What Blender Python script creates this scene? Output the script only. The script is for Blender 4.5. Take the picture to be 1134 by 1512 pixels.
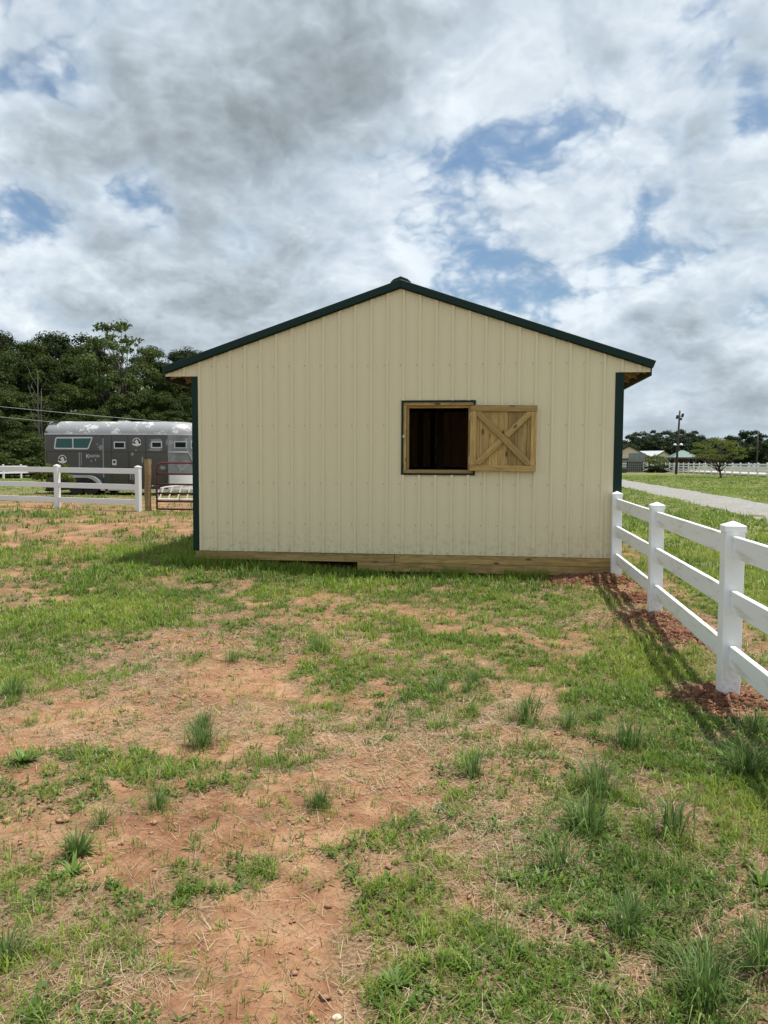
import bpy, bmesh, math, random
import numpy as np
from mathutils import Vector, Matrix

rng = np.random.default_rng(7)
random.seed(7)
S = bpy.context.scene
for o in list(bpy.data.objects):
    bpy.data.objects.remove(o)
C = S.collection
rad = math.radians

# ------------------------------------------------------------------ camera
PITCH, ROLL, YAW = 0.0628309, 0.0048107, 0.1238232
CAM = np.array([4.04812, -10.79877, 1.28230])
FPX = 1132.2                      # focal length in pixels of a 1134 x 1512 picture
FW = np.array([-math.sin(YAW)*math.cos(PITCH), math.cos(YAW)*math.cos(PITCH), -math.sin(PITCH)])
RT = np.array([math.cos(YAW), math.sin(YAW), 0.0])
UP = np.cross(RT, FW)
R2 = math.cos(ROLL)*RT + math.sin(ROLL)*UP
U2 = -math.sin(ROLL)*RT + math.cos(ROLL)*UP
cd = bpy.data.cameras.new('camera')
cam = bpy.data.objects.new('camera', cd)
C.objects.link(cam)
cam.matrix_world = Matrix(((R2[0], U2[0], -FW[0], CAM[0]), (R2[1], U2[1], -FW[1], CAM[1]),
                           (R2[2], U2[2], -FW[2], CAM[2]), (0, 0, 0, 1)))
cd.sensor_fit = 'VERTICAL'
cd.sensor_height = 36.0
cd.lens = FPX/1512*36.0
cd.clip_start = 0.05
cd.clip_end = 3000
S.camera = cam
S.render.resolution_x, S.render.resolution_y = 768, 1024
S.view_settings.view_transform = 'Standard'
S.view_settings.look = 'None'
S.view_settings.exposure = 0.15
S.view_settings.gamma = 1.0

def ray(px, py):
    return FW + (px-567)/FPX*R2 - (py-756)/FPX*U2

# ------------------------------------------------------------------ node helper
class N:
    def __init__(self, tree):
        self.t = tree
        self.n = tree.nodes
        self.l = tree.links
    def new(self, kind, **kw):
        n = self.n.new(kind)
        for k, v in kw.items():
            setattr(n, k, v)
        return n
    def put(self, sock, v):
        if v is None:
            return
        if hasattr(v, 'is_linked') or isinstance(v, bpy.types.NodeSocket):
            self.l.new(v, sock)
        elif isinstance(v, (tuple, list)) and sock.type == 'RGBA' and len(v) == 3:
            sock.default_value = (*v, 1)
        else:
            sock.default_value = v
    def m(self, op, a, b=None, c=None, clamp=False):
        n = self.new('ShaderNodeMath', operation=op)
        n.use_clamp = clamp
        self.put(n.inputs[0], a)
        self.put(n.inputs[1], b)
        self.put(n.inputs[2], c)
        return n.outputs[0]
    def v(self, op, a, b=None, s=None):
        n = self.new('ShaderNodeVectorMath', operation=op)
        self.put(n.inputs[0], a)
        self.put(n.inputs[1], b)
        if s is not None:
            self.put(n.inputs['Scale'], s)
        return n.outputs['Value'] if op in ('DOT_PRODUCT', 'LENGTH') else n.outputs[0]
    def sep(self, a):
        n = self.new('ShaderNodeSeparateXYZ')
        self.put(n.inputs[0], a)
        return n.outputs
    def comb(self, x, y, z):
        n = self.new('ShaderNodeCombineXYZ')
        for i, q in enumerate((x, y, z)):
            self.put(n.inputs[i], q)
        return n.outputs[0]
    def noise(self, vec, scale, detail=4, rough=.5, lac=2.0, dist=0.0, color=False):
        n = self.new('ShaderNodeTexNoise')
        self.put(n.inputs['Vector'], vec)
        self.put(n.inputs['Scale'], scale)
        n.inputs['Detail'].default_value = detail
        n.inputs['Roughness'].default_value = rough
        n.inputs['Lacunarity'].default_value = lac
        n.inputs['Distortion'].default_value = dist
        return n.outputs['Color' if color else 'Fac']
    def voro(self, vec, scale, feature='F1', out='Distance'):
        n = self.new('ShaderNodeTexVoronoi', feature=feature)
        self.put(n.inputs['Vector'], vec)
        self.put(n.inputs['Scale'], scale)
        return n.outputs[out]
    def smooth(self, x, a, b, lo=0.0, hi=1.0):
        n = self.new('ShaderNodeMapRange', interpolation_type='SMOOTHSTEP')
        for i, q in enumerate((x, a, b, lo, hi)):
            self.put(n.inputs[i], q)
        return n.outputs[0]
    def lin(self, x, a, b, lo=0.0, hi=1.0):
        n = self.new('ShaderNodeMapRange')
        for i, q in enumerate((x, a, b, lo, hi)):
            self.put(n.inputs[i], q)
        return n.outputs[0]
    def mix(self, f, a, b, mode='MIX'):
        n = self.new('ShaderNodeMix', data_type='RGBA', blend_type=mode)
        self.put(n.inputs[0], f)
        self.put(n.inputs[6], a)
        self.put(n.inputs[7], b)
        return n.outputs[2]
    def ramp(self, f, stops):
        n = self.new('ShaderNodeValToRGB')
        e = n.color_ramp.elements
        while len(e) < len(stops):
            e.new(0.5)
        for i, (p, c) in enumerate(stops):
            e[i].position = p
            e[i].color = (*c, 1)
        self.put(n.inputs[0], f)
        return n.outputs[0]
    def attr(self, name, out='Fac'):
        n = self.new('ShaderNodeAttribute', attribute_name=name)
        return n.outputs[out]
    def bump(self, h, strength=.3, dist=.01):
        n = self.new('ShaderNodeBump')
        n.inputs['Strength'].default_value = strength
        n.inputs['Distance'].default_value = dist
        self.put(n.inputs['Height'], h)
        return n.outputs[0]

# ------------------------------------------------------------------ sky and sun
SUNV = Vector((.31, .09, 1.0)).normalized()
w = bpy.data.worlds.new('World')
S.world = w
w.use_nodes = True
w.node_tree.nodes.clear()
w.cycles.sampling_method = 'MANUAL'
w.cycles.sample_map_resolution = 512
k = N(w.node_tree)
sky = k.new('ShaderNodeTexSky', sky_type='NISHITA')
sky.sun_disc = False
sky.sun_elevation = math.asin(SUNV.z)
sky.sun_rotation = math.atan2(SUNV.x, SUNV.y)
sky.air_density = 1.0
sky.dust_density = 1.5
sky.ozone_density = 1.0
D = k.new('ShaderNodeTexCoord').outputs['Generated']
D = k.v('NORMALIZE', D)
warp = k.noise(D, 4.0, 3.0, .5, color=True)
Dw = k.v('NORMALIZE', k.v('ADD', D, k.v('SCALE', k.v('SUBTRACT', warp, (.5, .5, .5)), s=.20)))

def cloud_field(vec):
    """density of a broken cumulus layer seen in direction vec"""
    s = k.sep(vec)
    den = k.m('ADD', k.m('MAXIMUM', s[2], 0.0), .62)
    q = k.v('DIVIDE', k.comb(s[0], s[1], k.m('MULTIPLY', s[2], 1.3)), k.comb(den, den, den))
    a = k.noise(q, 2.3, 9, .52, 2.1, .2)
    w3 = k.v('SCALE', k.v('SUBTRACT', k.noise(q, 9.0, 4, .55, color=True), (.5, .5, .5)), s=.10)
    qv = k.v('ADD', q, w3)
    puff = None
    for sc, wt in ((4.2, 1.1), (9.5, .8), (20.0, .5), (43.0, .28)):       # rounded heads of cumulus
        t = k.m('MULTIPLY', k.m('ABSOLUTE', k.m('SUBTRACT', k.noise(qv, sc, 1.0, .4), .5)), wt)
        puff = t if puff is None else k.m('ADD', puff, t)
    puff = k.m('ADD', puff, .34)
    return k.m('ADD', k.m('MULTIPLY', a, .70), k.m('MULTIPLY', k.m('SUBTRACT', puff, .08), .30))
f0 = cloud_field(D)
f1 = cloud_field(k.v('NORMALIZE', k.v('ADD', D, (0.010, 0.004, 0.022))))
def blobs(lst, vec):
    tot = None
    for px, py, r, wgt in lst:
        d = ray(px, py)
        d = d/np.linalg.norm(d)
        kk = 1.0/(1-math.cos(r/FPX))
        e = k.m('EXPONENT', k.m('MULTIPLY', k.m('SUBTRACT', k.v('DOT_PRODUCT', vec, tuple(d)), 1.0), kk))
        tot = k.m('MULTIPLY', e, wgt) if tot is None else k.m('MULTIPLY_ADD', e, wgt, tot)
    return tot
gap = blobs([(745, 205, 80, .09), (640, 250, 60, .06), (575, 335, 50, .06), (60, 120, 45, .18), (85, 285, 60, .07),
             (215, 285, 60, .16), (35, 345, 50, .06), (960, 350, 50, .03), (1085, 140, 60, .11), (1050, 30, 60, .09),
             (860, 180, 45, .04), (725, 330, 45, -.03), (150, 275, 60, .06), (380, 345, 50, .08), (120, 185, 90, -.09), (190, 345, 70, -.06), (40, 215, 60, -.06), (330, 60, 60, -.05)], Dw)
thick = blobs([(490, 120, 130, .7), (260, 225, 130, .5), (560, 180, 80, .5), (90, 40, 110, .3), (1010, 455, 110, .6), (930, 560, 140, .35), (820, 300, 70, .35), (560, 440, 70, .3),
               (330, 240, 110, .4), (1125, 70, 90, .6), (300, 450, 120, .35), (100, 220, 90, .35), (620, 20, 110, .4), (1090, 590, 110, .3), (780, 40, 110, .3), (130, 425, 90, .35), (420, 410, 80, .3), (980, 290, 60, .25)], Dw)
lit = blobs([(845, 370, 50, .7), (300, 130, 80, .5), (640, 140, 60, .5), (1000, 200, 110, .25), (60, 470, 70, .4), (250, 400, 90, .3), (560, 380, 70, .4),
             (20, 215, 60, .3), (700, 400, 80, .35), (1080, 360, 60, .3), (470, 20, 60, .25), (870, 450, 50, .35), (950, 60, 80, .25)], Dw)
dens = k.m('SUBTRACT', k.m('ADD', f0, .082), gap)
dens = k.m('ADD', dens, k.m('MULTIPLY', k.m('ADD', thick, lit), .05))
cov = k.m('ADD', k.smooth(dens, .455, .565, 0, .76), k.smooth(dens, .50, .70, 0, .24))
relief = k.m('SUBTRACT', f0, f1)
shade = k.m('ADD', k.m('MULTIPLY', relief, 3.9), k.m('MULTIPLY_ADD', k.noise(D, 3.6, 4, .5), .9, .13))
rim = k.m('MULTIPLY', k.smooth(dens, .47, .54), k.smooth(dens, .55, .66, 1, 0))
shade = k.m('ADD', shade, k.m('MULTIPLY', rim, .26))
shade = k.m('ADD', shade, k.m('MULTIPLY', lit, .26))
shade = k.m('SUBTRACT', shade, k.m('MULTIPLY', thick, .26))
shade = k.m('SUBTRACT', shade, k.m('MULTIPLY', k.smooth(f0, .50, .66), .20))
ccol = k.ramp(shade, [(0.0, (.265, .31, .34)), (.3, (.385, .445, .49)), (.6, (.55, .63, .70)), (1.0, (.86, .92, .96))])
nish = k.v('MULTIPLY', k.v('SCALE', sky.outputs[0], s=.085), (.80, 1.04, 1.10))
nish = k.mix(.25, nish, (.38, .52, .78))            # thin veil of high cloud
col = k.mix(cov, nish, ccol)
air_ = k.smooth(k.sep(D)[2], .0, .20, .42, 0)       # the air dulls what stands low over the horizon
col = k.mix(air_, col, (.44, .52, .60))
bg = k.new('ShaderNodeBackground')
k.put(bg.inputs[0], col)
bg.inputs[1].default_value = 1.0
wo = k.new('ShaderNodeOutputWorld')
k.l.new(bg.outputs[0], wo.inputs[0])

sd = bpy.data.lights.new('sun', 'SUN')
sd.energy = 4.8
sd.angle = rad(.6)
sd.color = (1.0, .955, .88)
sun = bpy.data.objects.new('sun', sd)
C.objects.link(sun)
sun.location = (20, -5, 60)
sun.rotation_euler = SUNV.to_track_quat('Z', 'Y').to_euler()

# ------------------------------------------------------------------ numpy noise
def vnoise(x, y, seed=0):
    xi, yi = np.floor(x).astype(np.int64), np.floor(y).astype(np.int64)
    xf, yf = x-xi, y-yi
    u, v = xf*xf*(3-2*xf), yf*yf*(3-2*yf)
    def h(a, b):
        n = (a*374761393 + b*668265263 + seed*982451653) & 0x7fffffff
        n = ((n ^ (n >> 13))*1274126177) & 0x7fffffff
        return ((n ^ (n >> 16)) & 0xffff)/65535.0
    return (h(xi, yi)*(1-u)+h(xi+1, yi)*u)*(1-v) + (h(xi, yi+1)*(1-u)+h(xi+1, yi+1)*u)*v
def fbm(x, y, scale, octv=4, seed=0, rough=.5):
    t, a, s = 0, 1, 0
    for i in range(octv):
        t = t + a*vnoise(x*scale*2**i+17.3*i, y*scale*2**i-9.1*i, seed+i)
        s += a
        a *= rough
    return t/s
def sstep(x, a, b):
    t = np.clip((x-a)/(b-a), 0, 1)
    return t*t*(3-2*t)

# ------------------------------------------------------------------ the lie of the land
def Hbase(x, y):
    x, y = np.asarray(x, float), np.asarray(y, float)
    u = y + .8*np.clip(4-x, 0, 16)
    h = -.325 + np.interp(u, [-2, 1, 3.3, 9, 16, 28, 60, 120, 400], [0, .03, .11, .23, .30, .38, .53, .66, 1.2])
    wl = sstep(-x, 14, 40)
    h = h - wl*.40*sstep(y, 20, 45)
    h = h + wl*sstep(y, 62, 110)*7.0
    return h
POSTS_R = [(5.906, -.084), (5.858, -2.668), (5.763, -5.343), (5.70, -8.02)]
MOUNDS = [(5.80, -.10, .48, .085), (5.86, -2.66, .42, .09), (5.77, -5.33, .36, .07), (5.25, -.20, .45, .06), (6.05, -3.4, .38, .04),
          (5.7, -8.0, .35, .06), (6.0, -1.4, .32, .03)]
def Hfull(x, y):
    x, y = np.asarray(x, float), np.asarray(y, float)
    h = Hbase(x, y)
    near = 1-sstep(np.hypot(x-3, y+4), 12, 30)
    h = h + near*((fbm(x, y, 1.1, 3, 3)-.5)*.07 + (fbm(x, y, 6.0, 4, 11, .6)-.5)*.05)
    for mx, my, r, a in MOUNDS:
        h = h + a*np.exp(-((x-mx)**2+(y-my)**2)/(r*r*.6))*(.75+.5*fbm(x, y, 9, 2, 5))
    return h
def P(px, py, lift=0.0):
    """the point of the ground seen at a place of the photograph"""
    d = ray(px, py)
    t = 10.0
    for _ in range(40):
        q = CAM+t*d
        t = t + .7*((float(Hbase(q[0], q[1]))+lift - CAM[2])/d[2] - t)
    q = CAM+t*d
    return float(q[0]), float(q[1]), t
def at(px, z, py=None):
    """point at depth z along the column px (horizon row unless py is given)"""
    q = CAM + z*ray(px, 684.5 if py is None else py)
    return float(q[0]), float(q[1]), float(q[2])
def G(x, y):
    return float(Hfull(x, y))

BARE = [(330, 1290, 130, 110, 1), (420, 1450, 110, 90, .9), (190, 1240, 110, 50, .8), (50, 1215, 90, 40, .8), (200, 1390, 70, 30, .8), (100, 1060, 140, 40, 1),
        (280, 1070, 150, 55, 1), (330, 985, 110, 35, .9), (450, 1050, 100, 30, .8), (470, 1130, 110, 50, .8), (310, 940, 60, 18, .9), (60, 970, 50, 12, .7),
        (130, 868, 45, 12, .8), (70, 785, 120, 14, 1), (220, 775, 90, 10, .9), (290, 844, 50, 8, .9), (620, 900, 90, 25, .6), (760, 953, 110, 13, .9),
        (720, 1335, 45, 20, .7), (640, 1130, 110, 50, .7), (590, 1370, 80, 50, .6), (820, 1190, 60, 40, .5), (950, 905, 90, 25, .9), (1080, 960, 60, 40, .8),
        (1080, 1040, 50, 18, .9), (110, 1160, 90, 25, .6), (540, 1230, 60, 60, .6), (30, 750, 60, 8, .8), (250, 745, 70, 6, .9), (850, 868, 50, 9, .9), (1110, 1200, 40, 30, .5),
        (500, 1310, 60, 60, .55), (330, 1420, 60, 50, .5)]
LUSH = [(80, 910, 120, 55, 1), (190, 890, 90, 35, .8), (230, 815, 90, 18, 1.1), (450, 842, 260, 12, 1), (700, 862, 200, 14, .8), (120, 1010, 110, 25, .8), (15, 1010, 50, 40, .8),
        (220, 1108, 80, 22, .8), (230, 1320, 80, 55, .8), (90, 1440, 130, 55, .9), (70, 1340, 60, 30, .7), (960, 1000, 110, 60, .9), (1010, 1110, 130, 80, 1),
        (900, 1400, 260, 130, .45), (690, 1210, 110, 80, .4), (880, 1240, 130, 70, .4), (640, 1420, 120, 80, .35), (1060, 1300, 100, 120, .7), (560, 1390, 60, 60, .5),
        (30, 1130, 80, 25, .7), (880, 900, 90, 25, .8), (430, 890, 160, 25, .6), (1060, 1160, 90, 70, .9), (560, 830, 100, 8, .9)]
def conv(lst):
    out = []
    for px, py, rx, ry, wg in lst:
        x, y, z = P(px, py)
        out.append((x, y, rx*z/FPX, ry*z*z/(FPX*1.6), wg))
    return out
BARE, LUSH = conv(BARE), conv(LUSH)
def field(lst, x, y):
    t = 0
    for cx, cy, ra, rb, wg in lst:
        du = ((x-cx)*RT[0]+(y-cy)*RT[1])/ra
        dv = (-(x-cx)*RT[1]+(y-cy)*RT[0])/rb
        t = t + wg*np.exp(-(du*du+dv*dv))
    return t
ra_, rb_ = P(918, 712.6), P(1134, 755)
RDIR = np.array([rb_[0]-ra_[0], rb_[1]-ra_[1]])
RDIR = RDIR/np.linalg.norm(RDIR)
RNOR = np.array([-RDIR[1], RDIR[0]])
RHALF = 1.25
def road_d(x, y):
    return np.abs((x-ra_[0])*RNOR[0]+(y-ra_[1])*RNOR[1])
def cover(x, y):
    """how much of the soil is hidden by living grass, 0..1"""
    wx = x + (fbm(x, y, 1.7, 3, 21)-.5)*.7
    wy = y + (fbm(x, y, 1.7, 3, 22)-.5)*.7
    c = .45 + (fbm(x, y, .9, 3, 31)-.5)*.7 + (fbm(wx, wy, 2.4, 4, 32, .6)-.5)*1.5 + (fbm(x, y, 9.0, 3, 33)-.5)*1.1
    c = c - .40*np.minimum(field(BARE, wx, wy), 1.1) + .36*np.minimum(field(LUSH, wx, wy), 1.1)
    far = sstep(y, 2, 9)
    right = sstep(x, 6.4, 7.6)
    c = c*(1-right) + right*(.78+(fbm(x, y, .8, 4, 41)-.5)*.9)
    c = c - far*(1-right)*.05
    for mx, my, r, a in MOUNDS:
        c = c - 1.0*np.exp(-((x-mx)**2+(y-my)**2)/(r*r*.75))
    c = c - 2*(1-sstep(road_d(x, y), RHALF-.25, RHALF+.05))
    c = np.where((x > -.05) & (x < 5.95) & (y > .02) & (y < 11), 0, c)
    return np.clip(c, 0, 1)

# ------------------------------------------------------------------ mesh helpers
def mesh_np(name, V, F, mat=None, attrs=None, smooth=False):
    V = np.asarray(V, np.float32)
    F = np.asarray(F, np.int32)
    me = bpy.data.meshes.new(name)
    me.vertices.add(len(V))
    me.vertices.foreach_set('co', V.ravel())
    nf, nv = F.shape
    me.loops.add(nf*nv)
    me.loops.foreach_set('vertex_index', F.ravel())
    me.polygons.add(nf)
    me.polygons.foreach_set('loop_start', np.arange(0, nf*nv, nv, dtype=np.int32))
    me.polygons.foreach_set('loop_total', np.full(nf, nv, np.int32))
    if smooth:
        me.polygons.foreach_set('use_smooth', np.ones(nf, bool))
    for an, av in (attrs or {}).items():
        a = me.attributes.new(an, 'FLOAT', 'POINT')
        a.data.foreach_set('value', np.asarray(av, np.float32))
    me.update(calc_edges=True)
    if mat:
        me.materials.append(mat)
    return me
def link(name, me, parent=None, loc=(0, 0, 0), rot=(0, 0, 0), label=None, cat=None, group=None, kind=None):
    o = bpy.data.objects.new(name, me)
    C.objects.link(o)
    o.parent = parent
    o.location = loc
    o.rotation_euler = rot
    for kk, vv in (('label', label), ('category', cat), ('group', group), ('kind', kind)):
        if vv:
            o[kk] = vv
    return o
def thing(name, label, cat, loc=(0, 0, 0), rz=0, group=None):
    return link(name, None, None, loc, (0, 0, rz), label, cat, group)
class MB:
    def __init__(self):
        self.v, self.f = [], []
    def add(self, vs, fs):
        b = len(self.v)
        self.v += [tuple(map(float, q)) for q in vs]
        self.f += [tuple(b+i for i in q) for q in fs]
        return self
    def box(self, x0, x1, y0, y1, z0, z1):
        vs = [(x, y, z) for z in (z0, z1) for y in (y0, y1) for x in (x0, x1)]
        return self.add(vs, [(0, 2, 3, 1), (4, 5, 7, 6), (0, 1, 5, 4), (2, 6, 7, 3), (0, 4, 6, 2), (1, 3, 7, 5)])
    def prism(self, poly, y0, y1):
        """poly in (x, z), counter-clockwise seen from -y"""
        n = len(poly)
        vs = [(x, y0, z) for x, z in poly]+[(x, y1, z) for x, z in poly]
        fs = [tuple(range(n)), tuple(range(2*n-1, n-1, -1))]
        fs += [(i, i+n, (i+1) % n+n, (i+1) % n) for i in range(n)]
        return self.add(vs, fs)
    def tube(self, pts, r, n=8, cap=True):
        pts = [Vector(q) for q in pts]
        rs = r if isinstance(r, (list, tuple)) else [r]*len(pts)
        rings = []
        for i, q in enumerate(pts):
            d = (pts[min(i+1, len(pts)-1)]-pts[max(i-1, 0)]).normalized()
            a = Vector((0, 0, 1)) if abs(d.z) < .9 else Vector((1, 0, 0))
            u = d.cross(a).normalized()
            v = d.cross(u)
            rings.append([q+rs[i]*(math.cos(2*math.pi*j/n)*u+math.sin(2*math.pi*j/n)*v) for j in range(n)])
        fs = []
        for i in range(len(pts)-1):
            for j in range(n):
                fs.append((i*n+j, (i+1)*n+j, (i+1)*n+(j+1) % n, i*n+(j+1) % n))
        if cap:
            fs.append(tuple(range(n)))
            fs.append(tuple(range(len(pts)*n-1, (len(pts)-1)*n-1, -1)))
        return self.add([q for rr in rings for q in rr], fs)
    def mesh(self, name, mat, bevel=0, smooth=False, seg=1):
        me = bpy.data.meshes.new(name)
        me.from_pydata(self.v, [], self.f)
        bm = bmesh.new()
        bm.from_mesh(me)
        bmesh.ops.recalc_face_normals(bm, faces=bm.faces)
        if bevel:
            bmesh.ops.bevel(bm, geom=list(bm.edges), offset=bevel, segments=seg, affect='EDGES', clamp_overlap=True)
        bm.to_mesh(me)
        bm.free()
        if smooth:
            me.polygons.foreach_set('use_smooth', np.ones(len(me.polygons), bool))
        if mat:
            me.materials.append(mat)
        return me
    def obj(self, name, mat, parent=None, bevel=0, smooth=False, **kw):
        return link(name, self.mesh(name, mat, bevel, smooth), parent, **kw)

# ------------------------------------------------------------------ materials
def mat(name):
    m = bpy.data.materials.new(name)
    m.use_nodes = True
    m.node_tree.nodes.clear()
    q = N(m.node_tree)
    q.bsdf = q.new('ShaderNodeBsdfPrincipled')
    q.out = q.new('ShaderNodeOutputMaterial')
    q.l.new(q.bsdf.outputs[0], q.out.inputs[0])
    q.oc = q.new('ShaderNodeTexCoord').outputs['Object']
    q.pos = q.new('ShaderNodeNewGeometry').outputs['Position']
    q.mat = m
    return q
def simple(name, col, rough=.5, metal=0.0, var=.12, scale=6.0, bump=0.0, spec=None):
    q = mat(name)
    n = q.noise(q.pos, scale, 5, .6)
    a = tuple(c*(1-var) for c in col)
    b = tuple(min(1, c*(1+var)) for c in col)
    q.put(q.bsdf.inputs['Base Color'], q.mix(n, a, b))
    q.put(q.bsdf.inputs['Roughness'], q.m('ADD', rough-.08, q.m('MULTIPLY', n, .16)))
    q.bsdf.inputs['Metallic'].default_value = metal
    if spec is not None:
        q.bsdf.inputs['Specular IOR Level'].default_value = spec
    if bump:
        q.put(q.bsdf.inputs['Normal'], q.bump(q.noise(q.pos, scale*5, 4), .5, bump))
    return q.mat

def m_siding(name, base):
    q = mat(name)
    st = q.v('MULTIPLY', q.pos, (9.0, 9.0, .5))
    n = q.noise(st, 1.0, 4, .6)
    d = q.noise(q.pos, 1.3, 5, .6)
    spl = q.smooth(q.sep(q.pos)[2], .02, .55, 1, 0)            # soil splashed up by rain
    sp = q.m('MULTIPLY', spl, q.smooth(q.noise(q.pos, 14, 5, .7), .45, .75))
    c = q.mix(n, tuple(v*.95 for v in base), tuple(v*1.05 for v in base))
    c = q.mix(q.m('MULTIPLY', d, .16), c, tuple(v*.8 for v in base))
    c = q.mix(q.m('MULTIPLY', sp, .5), c, (.38, .25, .15))
    q.put(q.bsdf.inputs['Base Color'], c)
    q.put(q.bsdf.inputs['Roughness'], q.m('ADD', .36, q.m('MULTIPLY', d, .16)))
    q.bsdf.inputs['Specular IOR Level'].default_value = .4
    q.put(q.bsdf.inputs['Normal'], q.bump(q.noise(q.v('MULTIPLY', q.pos, (3, 3, .8)), 1.0, 2), .25, .012))
    return q.mat
M_SIDE = m_siding('beige_painted_steel', (.80, .705, .48))
M_GREEN = simple('green_painted_steel', (.006, .026, .021), .45, 0, .15, 4, 0, .22)
M_DKGREEN = simple('dark_green_cap', (.008, .016, .015), .5)
def m_wood(name, dark, light, knots=True, grey=0.0):
    q = mat(name)
    oi = q.new('ShaderNodeObjectInfo').outputs['Random']
    off = q.comb(q.m('MULTIPLY', oi, 31.0), q.m('MULTIPLY', oi, 17.0), q.m('MULTIPLY', oi, 7.0))
    p = q.v('ADD', q.oc, off)
    big = q.noise(p, 2.0, 3, .5)
    st = q.v('MULTIPLY', p, (1.6, 34.0, 34.0))
    g = q.noise(q.v('ADD', st, q.v('SCALE', q.noise(p, 3.0, 2, color=True), s=3.0)), 1.0, 6, .6)
    fib = q.noise(q.v('MULTIPLY', p, (8, 180, 180)), 1.0, 3, .6)
    c = q.ramp(g, [(.28, dark), (.52, tuple((a+b)/2 for a, b in zip(dark, light))), (.72, light)])
    c = q.mix(q.m('MULTIPLY', q.smooth(big, .35, .7), .35), c, tuple(v*.72 for v in light))
    c = q.mix(q.m('MULTIPLY', fib, .22), c, tuple(v*.6 for v in dark))
    if knots:
        kn = q.voro(q.v('MULTIPLY', p, (3.0, 7.5, 7.5)), 1.0)
        c = q.mix(q.smooth(kn, .10, .17, .85, 0), c, (.075, .035, .014))
    br = q.m('MULTIPLY_ADD', oi, .5, .70)
    c = q.mix(1.0, c, q.comb(br, br, br), 'MULTIPLY')
    q.put(q.bsdf.inputs['Base Color'], c)
    q.bsdf.inputs['Roughness'].default_value = .72
    q.put(q.bsdf.inputs['Normal'], q.bump(q.m('ADD', g, q.m('MULTIPLY', fib, .5)), .35, .004))
    return q.mat
M_WOOD = m_wood('treated_pine', (.25, .14, .04), (.68, .465, .17))
M_WOOD2 = m_wood('pine_framing', (.30, .165, .07), (.55, .36, .18))
M_POLE = m_wood('weathered_timber', (.035, .027, .02), (.085, .068, .05), False)
M_OLDPOST = m_wood('old_timber_post', (.20, .125, .05), (.44, .31, .14), False)
def m_vinyl(name, dirt):
    q = mat(name)
    n = q.noise(q.v('MULTIPLY', q.oc, (1.2, 9, 9)), 1.5, 6, .65)
    n2 = q.noise(q.oc, 30, 4, .7)
    sp = q.smooth(q.noise(q.v('MULTIPLY', q.oc, (.8, 3, 6)), 2.2, 5, .7), .5, .72)
    z = q.sep(q.pos)[2]
    low = q.m('MULTIPLY', q.smooth(z, -.32, .05, 1, 0), q.smooth(n2, .35, .7))
    c = q.mix(q.m('MULTIPLY', sp, dirt), (.86, .87, .87), (.52, .48, .40))
    c = q.mix(q.m('MULTIPLY', q.smooth(n, .55, .8), dirt*.5), c, (.42, .37, .29))
    c = q.mix(q.m('MULTIPLY', low, .55), c, (.47, .30, .19))
    q.put(q.bsdf.inputs['Base Color'], c)
    q.bsdf.inputs['Roughness'].default_value = .38
    return q.mat
M_VPOST = m_vinyl('white_vinyl_post', .12)
M_VRAIL = m_vinyl('white_vinyl_rail', .8)
M_VFAR = simple('white_vinyl_far', (.76, .77, .77), .45, 0, .06, 2)
M_STEEL = simple('galvanised_steel', (.62, .63, .64), .35, .9, .1, 20)
M_SCREW = simple('painted_screw_head', (.40, .35, .25), .45, .2, .1, 30)
M_DARKIN = simple('dark_boards_and_shade', (.028, .021, .014), .85, 0, .3, 5)
M_RED = simple('dark_red_paint', (.12, .012, .02), .42, 0, .2, 8)
M_RUB = simple('black_rubber', (.02, .02, .02), .75)

def m_leaf(name, a, b, trans=.35, rough=.55):
    q = mat(name)
    oi = q.new('ShaderNodeObjectInfo').outputs['Random']
    t = q.attr('tint')
    f = q.m('ADD', q.m('MULTIPLY', t, .6), q.m('MULTIPLY', oi, .45))
    c = q.mix(f, a, b)
    q.put(q.bsdf.inputs['Base Color'], c)
    q.bsdf.inputs['Roughness'].default_value = rough
    q.bsdf.inputs['Specular IOR Level'].default_value = .12
    tr = q.new('ShaderNodeBsdfTranslucent')
    q.put(tr.inputs[0], q.mix(.5, c, (b[0]*1.3, b[1]*1.2, b[2]*.6)))
    ms = q.new('ShaderNodeMixShader')
    ms.inputs[0].default_value = trans
    q.l.new(q.bsdf.outputs[0], ms.inputs[1])
    q.l.new(tr.outputs[0], ms.inputs[2])
    q.l.new(ms.outputs[0], q.out.inputs[0])
    return q.mat
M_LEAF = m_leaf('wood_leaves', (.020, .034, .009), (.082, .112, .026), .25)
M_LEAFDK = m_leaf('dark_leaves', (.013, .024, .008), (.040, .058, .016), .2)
M_LEAFLT = m_leaf('pale_leaves', (.05, .085, .025), (.13, .17, .055), .3)
M_LEAFOL = m_leaf('olive_leaves', (.06, .095, .018), (.16, .19, .042), .35)
M_LEAFFAR = m_leaf('far_leaves', (.020, .036, .017), (.045, .068, .028), .2)
M_BARK = simple('tree_bark', (.07, .055, .04), .9, 0, .35, 6, .02)

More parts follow.
